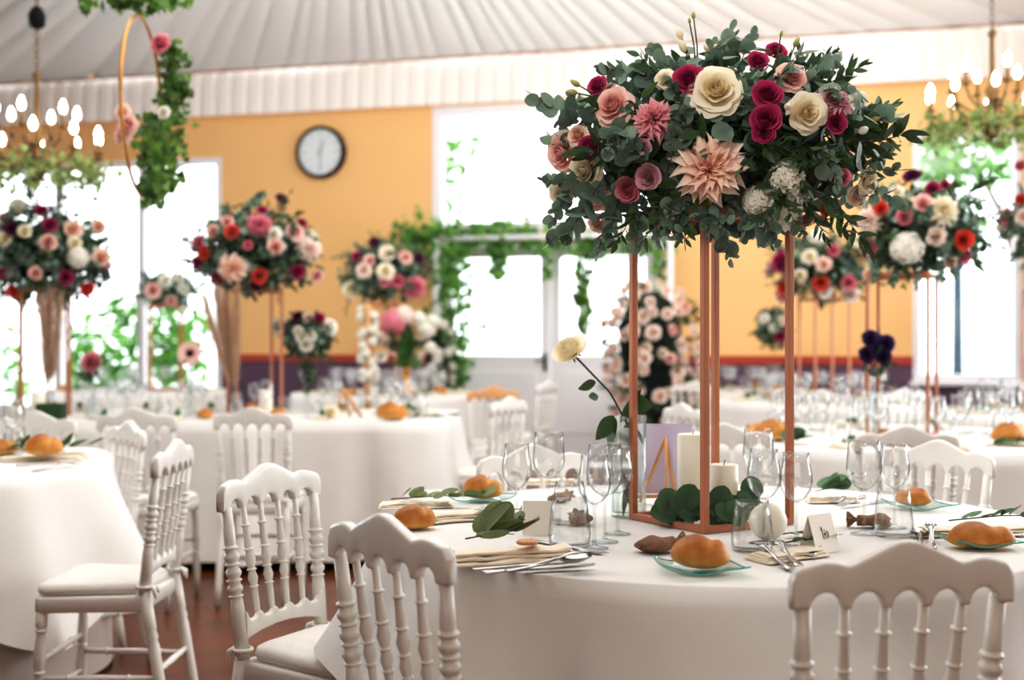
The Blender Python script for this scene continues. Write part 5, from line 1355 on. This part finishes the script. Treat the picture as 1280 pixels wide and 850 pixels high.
for k in range(5):
    a = 2*PI*k/5; lm = MB(); leaf_shape(lm, Matrix.Identity(4), .04, .01, 'point', rd); lm.build('sepal', M['ruscus'], t, aim(rh-bs_, -hd, a) @ Rx(R(60)))
for px, py, tx, ty, w in ((745, 478, 722, 484, .028), (748, 495, 737, 496, .022), (768, 520, 745, 548, .04), (770, 522, 757, 560, .034), (775, 528, 800, 490, .03), (790, 500, 812, 508, .055), (782, 535, 790, 525, .03), (795, 535, 804, 552, .02), (778, 590, 790, 630, .02), (785, 600, 776, 640, .018)):
    a_, b_ = P(px, py, vq.y-.02)-bs_, P(tx, ty, vq.y-.05)-bs_; dr = b_-a_; lm = MB()
    Mq = dr.to_track_quat('Y', 'Z').to_matrix().to_4x4()
    if abs((Mq.to_3x3() @ Vector((0, 0, 1))).y) < .5: Mq = Mq @ Ry(PI/2)
    leaf_shape(lm, Mq @ Ry(rd.uniform(-.5, .5)), dr.length*1.1, w*1.2, 'point', rd); lm.build('leaf', M['ruscus'], t, Tm(a_))
# easel with a lilac card
eq = P(830, 620, 3.72); eq.z = .7515
t = thing('wooden_easel', 'small wooden easel behind the copper stand, seen from its back', 'easel', eq)
L = lambda px, py, d: P(px, py, d)-eq
apx = L(832, 549, 3.72)
for px, py, d, w in ((800, 622, 3.74, .0065), (845, 620, 3.75, .0065), (834, 618, 3.62, .006)):
    b = MB(); e_ = L(px, py, d); e_.z = .006; b.tube([apx+Vector((0, 0, .004)), e_], w, 4); b.build('leg', M['pine'], t)
b = MB(); l0 = L(796, 617, 3.75); l1 = L(852, 615, 3.76); l0.z = l1.z = .022; b.tube([l0, l1], .008, 4); b.build('ledge', M['pine'], t)
o = MB(); c0 = L(800, 617, 3.765); c1 = L(860, 617, 3.765); zt = L(800, 528, 3.80).z
o.box(((c0.x+c1.x)/2, c0.y+.01, .03+(zt-.03)/2), (c1.x-c0.x+.03, .004, zt-.03), Rx(R(-3)))
tag(o.build('table_card', M['lilaccard'], None, Tm(eq)), 'lilac card board standing on the wooden easel', 'card')

# ------------------------------------------------------------------ left edge table setting
q = on(52, 576); napkin(q, R(10), 'napkin on the left edge table under leaves', .34, .12, .014, 11)
bread(on(54, 577, .775), 'bread roll under leaves on the left edge table, right one', R(15), 1.25, 1)
bread(on(2, 570, .752), 'bread roll at the very left frame edge', R(40), 1.1, 2)
leaf_sprig(on(-12, 574, .785), R(3), 'dark leaf garland over the rolls on the left edge table', 'point', (.085, .032), 'ruscus', 15, 15, .42, .45)
cutlery('knife', (20, 583), (100, 577), 'knife beside the napkin on the left edge table')
cutlery('fork', (40, 590), (95, 583), 'fork beside the napkin on the left edge table')

# ------------------------------------------------------------------ long table dressing
def bud_vase(pos, label, h=.20, r=.03):
    t = thing('bud_vase', label, 'vase', pos)
    b = MB(); b.lathe([(.001, 0), (r, 0), (r*1.05, .005), (r*.8, h*.5), (r, h), (r*.92, h), (r*.72, h*.5), (r*.9, .01), (.001, .01)], 18); b.build('glass_body', M['vaseglass'], t); return t
def pampas(px, base_py, tips, d, label, vlabel):
    p0 = P(px, base_py, d); p0.z = .752; bud_vase(p0, vlabel, .16, .04)
    t = thing('pampas_grass', label, 'pampas grass', p0+Vector((0, 0, .015)))
    rd = random.Random(px)
    for tx, ty in tips:
        tip = P(tx, ty, d+rd.uniform(-.05, .05))-t.location; b0 = Vector((0, 0, 0)); dr = tip-b0; m0 = b0+dr*.45
        st = MB(); st.tube([b0, m0, b0+dr*.9], .0025, 5)
        st.build('stalk', M['pampas'], t)
        pl = MB(); ax = dr.normalized(); sd = ax.orthogonal().normalized(); bi = ax.cross(sd)
        for k in range(750):
            f = rd.random(); c = b0+dr*(.22+.70*f); w = .062*math.sin(PI*(.05+.72*f)); a = rd.uniform(0, 2*PI)
            out = (sd*math.cos(a)+bi*math.sin(a)); e = c+out*w*rd.uniform(.15, 1.15)+ax*.12*rd.uniform(.5, 1.2)+Vector((rd.gauss(0, .006), 0, rd.gauss(0, .008))); q_ = (out.cross(ax)+Vector((rd.uniform(-.6, .6), 0, 0)))*.0016
            pl.add([c-q_, c+q_, e+q_*.3, e-q_*.3], [(0, 1, 2, 3)])
        pl.build('plume', M['pampas'], t)
pampas(60, 512, ((52, 372), (64, 364), (76, 372), (60, 380)), 8.0, 'beige pampas plumes in front of the left bouquet', 'slim vase holding the left pampas')
pampas(296, 512, ((254, 366), (268, 358), (280, 368), (296, 366), (290, 390)), 8.0, 'beige pampas plumes below the pink and coral bouquet', 'slim vase holding the right pampas')
# pink rose and gerbera in bud vases
def stem_flower(px0, py0, d, bloom_px, bloom_py, me, r, label, cat, leaves=10, name='stemmed_flower', kd='rusc', face=(0, -1, .25), z0=.76):
    b0 = P(px0, py0, d); b0.z = z0; t = thing(name, label, cat, b0); e = P(bloom_px, bloom_py, d)-b0
    st = MB(); st.tube([Vector((0, 0, 0)), e*.5+Vector((.01, 0, 0)), e], .003, 6); st.build('stem', M['stem'], t)
    put('bloom', me, t, aim(e+Vector((0, -.01, 0)), face, 0, r))
    rd = random.Random(px0)
    for k in range(leaves):
        f = rd.uniform(.45, .95); d_ = Vector((rd.uniform(-1, 1), rd.uniform(-.7, .5), rd.uniform(-.3, 1.2))); put(SPN[kd], LIB[kd, k % 5], t, aim(e*f, d_, 0, .5))
    return t
bud_vase(P(116, 0, 8.0)*1+Vector((0, 0, 0)) if False else Vector((P(116, 425, 8.0).x, 8.0, .752)), 'bud vase with a single dark-leaved pink rose on the long table', .22, .03)
stem_flower(116, 425, 8.0, 114, 452, flower_mesh('rose', 'rosepink'), .06, 'pink rose with dark leaves left of the gerbera on the long table', 'rose', 12)
gm = gerbera_mb(1).mesh('gerbera_bloom', [M['blush'], M['disk'], M['stem']])
bud_vase(Vector((P(236, 425, 8.0).x, 8.0, .752)), 'bud vase with the dark-eyed gerbera', .22, .03)
stem_flower(236, 425, 8.0, 238, 442, gm, .085, 'pale pink gerbera with a dark centre on the long table', 'gerbera', 5, 'gerbera', 'oliv')
bud_vase(Vector((P(1092, 425, 6.2).x, 6.2, .752)), 'slim glass vase holding purple blooms on the second right table', .24, .03)
tv = stem_flower(1092, 425, 6.2, 1095, 432, flower_mesh('liz', 'purple'), .055, 'dark purple blooms behind the copper posts on the second right table', 'purple flower', 9)
for px, py in ((1084, 444), (1104, 446), (1108, 430), (1088, 424)): put('bloom', flower_mesh('liz', 'purple'), tv, aim(P(px, py, 6.17)-tv.location, (0, -1, .2), 0, .042))
# moss block
o = MB(); o.box((0, 0, .05), (.17, .10, .10), bev=.012); q = P(64, 500, 7.75); q.z = .752
tag(o.build('moss_block', M['moss'], None, Tm(q)), 'green moss block on the long table below the left pampas', 'moss block')
# candles and small easel
pillar(Vector((P(47, 425, 7.9).x, 7.9, .752)), .045, .17, 'ivory pillar candle left of the left pampas')
pillar(Vector((P(332, 425, 8.1).x, 8.1, .752)), .045, .17, 'ivory pillar candle right of the right pampas')
q = Vector((P(435, 425, 7.9).x, 7.9, .752))
t = thing('wooden_easel', 'wooden easel on the right half of the long table', 'easel', q)
for dx, dy, w in ((-.07, -.02, .011), (.09, -.02, .012), (.0, .10, .01)):
    b = MB(); b.tube([(-.035, .0, .19), (dx, dy, .006)], w, 4); b.build('leg', M['pine'], t)
b = MB(); b.tube([(-.07, -.03, .05), (.07, -.03, .05)], .009, 4); b.build('ledge', M['pine'], t)
# white rose by the easel
o = put('white_rose', flower_mesh('rose', 'cream'), None, aim(Vector((P(412, 425, 7.75).x, 7.75, .79)), (0, -1, .5), 0, .055)); tag(o, 'cream rose head lying left of the easel on the long table', 'rose')
bread(on(490, 526, .756), 'orange roll near the right corner of the long table', R(10), 1.6, 1)
leaf_sprig(on(515, 524, .757), R(4), 'leafy twig right of the orange roll on the long table', 'round', (.05, .035), 'euca2', 9, 25, .28, .4)
o = bread(on(966, 552, .756), 'orange roll on the second right table beside leaves, behind the copper post', R(10), 1.5, 1)
leaf_sprig(on(975, 556, .77), R(20), 'dark leaves before the orange roll on the second right table', 'round', (.09, .07), 'euca2', 7, 26, .10, .4)
bread(on(1262, 556, .756), 'orange roll at the right end of the second right table', R(20), 1.5, 2)
leaf_sprig(on(1238, 558, .757), R(5), 'dark leaf twig before the right-end roll of the second table', 'round', (.06, .04), 'euca2', 9, 27, .22, .4)

# repeated settings on the tables behind: glasses, rolls, folded napkins, twigs
small_napkin = napkin_mb(.20, .10, .016, 3).mesh('folded_napkin', M['napkin'])
twig = MB()
twig.merge(sprig_mb(.2, 11, 'round', (.05, .036), 300), Matrix.Identity(4)); TWIG = twig.mesh('leaf_twig', [M['euca2'], M['twig']])
def settings(cx, cy, places, where, seed, avoid=()):
    """places: (x, y, angle facing centre)"""
    rd = random.Random(seed)
    for x, y, a in places:
        r_ = Vector((math.cos(a), math.sin(a), 0)); tn = Vector((-r_.y, r_.x, 0)); c = Vector((x, y, .7525))
        for k, (f, s, kind) in enumerate(((.34, -.10, 'water1'), (.37, .0, 'white1'), (.32, .10, 'tum'), (.46, -.04, 'red1'))):
            p = c+r_*(f+rd.uniform(-.02, .02))+tn*(s+rd.uniform(-.02, .02))
            if any((p-Vector((ax, ay, p.z))).length < ar_ for ax, ay, ar_ in avoid): continue
            if kind == 'tum':
                o = put('tumbler', TUM, None, Tm(p)); tag(o, 'clear tumbler among the settings of '+where, 'tumbler', 'tumblers on '+where)
            else:
                o = put('wine_glass', WG[kind], None, Tm(p)); tag(o, 'clear stemmed glass among the settings of '+where, 'wine glass', 'stemmed glasses on '+where)
        p = c+r_*.14; o = put('folded_napkin', small_napkin, None, Tm(p) @ Rz(a+rd.uniform(-.2, .2))); tag(o, 'folded napkin at a place of '+where, 'napkin', 'napkins on '+where)
        p = c+r_*.20-tn*.0+Vector((0, 0, .024)); o = put('leaf_twig', TWIG, None, aim(p-r_*.08, r_+Vector((0, 0, .12)), rd.uniform(0, 6), .8)); tag(o, 'leaf twig on a napkin of '+where, 'leaf twig', 'twigs on '+where)
        p = c+r_*.22-tn*.17
        if rd.random() < .6 or any((p-Vector((ax, ay, p.z))).length < ar_ for ax, ay, ar_ in avoid): continue
        o = bread(p, 'bread roll at a place of '+where, rd.uniform(0, 6), .95, rd.randrange(4), 'rolls on '+where)
def ring_places(cx, cy, r, n, a0=0): return [(cx+r*math.cos(a0+2*PI*k/n), cy+r*math.sin(a0+2*PI*k/n), a0+2*PI*k/n+PI) for k in range(n)]
def sd(x, y): return (x, y, .26)
settings(*D, ring_places(D[0], D[1], RD-.06, 10, R(200)), 'the second right table', 1, [(P(1128, 400, 6.45).x, 6.45, .25), (P(1092, 425, 6.2).x, 6.2, .06), (on(966, 552).x, on(966, 552).y, .30), (on(1262, 556).x, on(1262, 556).y, .26)])
settings(*E, ring_places(E[0], E[1], .84, 9, R(190)), 'the coral bouquet table', 2, [(*P(1030, 0, 10.2).xy, .25)])
settings(*FT, ring_places(FT[0], FT[1], .69, 7, R(190)), 'the farthest right table', 3, [(P(968, 410, 12.3).x, 12.3, .12)])
settings(*G, ring_places(G[0], G[1], .84, 9, R(190)), 'the banana-leaf table', 4, [(P(508, 500, 10.9).x, 10.9, .2), (P(480, 0, 11.7).x, 11.7, .25)])
settings(*H, ring_places(H[0], H[1], .84, 8, R(190)), 'the table under the left window', 5, [(P(207, 0, 12.2).x, 12.2, .25)])
settings(*N, ring_places(N[0], N[1], .84, 8, R(190)), 'the table by the right window', 6, [(P(1322, 0, 8.4).x, 8.4, .25)])
settings(*B, [p for p in ring_places(B[0], B[1], .84, 9, R(50)) if P(0, 0, p[1]).x-.35 < p[0] and p[1] > 5.1], 'the left edge table', 7, [(on(54, 577).x, on(54, 577).y, .3)])
av = [(P(56, 0, 8.3).x, 8.3, .26), (P(318, 0, 8.3).x, 8.3, .26), (P(60, 0, 8).x, 8.0, .09), (P(296, 0, 8).x, 8, .09), (P(116, 0, 8).x, 8, .07), (P(236, 0, 8).x, 8, .07), (P(64, 0, 7.75).x, 7.75, .14), (P(47, 0, 7.9).x, 7.9, .1), (P(332, 0, 8.1).x, 8.1, .09), (P(435, 0, 7.9).x, 7.9, .15), (P(412, 0, 7.75).x, 7.75, .1), (P(384, 0, 8.55).x, 8.55, .1)]
lp = [(LX1-.35-i*.46, LY0+.06, PI/2) for i in range(7)]+[(LX1-.35-i*.46, LY1-.06, -PI/2) for i in range(7)]+[(LX1-.06, 8.2, PI)]
settings(*lc, lp, 'the long table', 8, av)

# ================================================================== LIGHT, WORLD, CAMERA
w = bpy.data.worlds.new('World'); bpy.context.scene.world = w; w.use_nodes = True
bg = w.node_tree.nodes['Background']; bg.inputs[0].default_value = (.90, .96, 1, 1); bg.inputs[1].default_value = 2.6
def area(name, loc, target, sx, sy, power, col):
    l = bpy.data.lights.new(name, 'AREA'); l.shape = 'RECTANGLE'; l.size = sx; l.size_y = sy; l.energy = power; l.color = col
    o = bpy.data.objects.new(name, l); C.objects.link(o); o.location = loc
    o.rotation_euler = (Vector(target)-Vector(loc)).to_track_quat('-Z', 'Y').to_euler(); return o
area('ceiling_daylight', (0, 5.2, 4.35), (0, 5.3, 0), 6, 5, 160, (1, .965, .92))
area('right_window_light', (6.3, 6.5, 2.2), (0, 5.5, 1.2), 6, 2.6, 230, (.92, .96, 1))
area('left_side_light', (-7.3, 9.0, 2.3), (0, 6.5, 1.2), 5, 2.4, 110, (.88, .94, 1))  # cool area lamp inside the hall at left; the left wall has no window
area('front_fill', (.5, -2.2, 2.4), (.2, 4, .9), 4, 2.2, 30, (1, .78, .56))
area('ceiling_fill', (.5, 8.6, 3.75), (0, 11.5, 6), 8, 2, 80, (1, .97, .93))  # unseen lamp added to brighten the ceiling lining
area('back_wall_fill', (1, 9.0, 3.95), (0, 14, 2.2), 8, 1, 50, (1, .95, .88))  # added lamp above the view, lifts the orange back wall
l = bpy.data.lights.new('bouquet_fill', 'SPOT'); l.energy = 150; l.color = (1, .97, .92); l.spot_size = R(30); l.spot_blend = .7; l.shadow_soft_size = .35  # invented spot outside the view, brightens the front of the main bouquet
o = bpy.data.objects.new('bouquet_fill', l); C.objects.link(o); o.location = (-.9, .0, 3.3); o.rotation_euler = (Vector(MC)-Vector((-.9, .0, 3.3))).to_track_quat('-Z', 'Y').to_euler()
for nm, u0, u1, z0, z1 in (('portal_a', uA0, uA1, zA0, zA1), ('portal_b', uB0, uB1, 1.0, 3.9), ('portal_c', uC0, uC1, zC0, zC1)):
    c = Wp((u0+u1)/2, -.3, (z0+z1)/2); o = area(nm, c, c+ND, u1-u0, z1-z0, 1, (1, 1, 1)); o.data.cycles.is_portal = True

cam = bpy.data.cameras.new('camera'); co = bpy.data.objects.new('camera', cam); C.objects.link(co)
co.location = (0, 0, EYE); co.rotation_euler = (R(90), 0, 0)
cam.sensor_width = 36; cam.lens = 36*F/1280; cam.clip_start = .05; cam.clip_end = 200
cam.dof.use_dof = True; cam.dof.focus_distance = 3.05; cam.dof.aperture_fstop = 2.0; cam.dof.aperture_blades = 0
sc = bpy.context.scene; sc.camera = co
sc.view_settings.view_transform = 'Standard'; sc.view_settings.look = 'None'; sc.view_settings.exposure = .58; sc.view_settings.gamma = 1
sc.view_settings.use_curve_mapping = True
cm_ = sc.view_settings.curve_mapping; cv_ = cm_.curves[3]
cv_.points.new(.08, .056); cv_.points.new(.30, .30); cv_.points.new(.65, .70); cm_.update()
sc.cycles.use_denoising = True
sc.cycles.max_bounces = 10; sc.cycles.diffuse_bounces = 4; sc.cycles.glossy_bounces = 4; sc.cycles.transmission_bounces = 8; sc.cycles.transparent_max_bounces = 40
sc.cycles.caustics_reflective = False; sc.cycles.caustics_refractive = False
sc.cycles.sample_clamp_indirect = 6
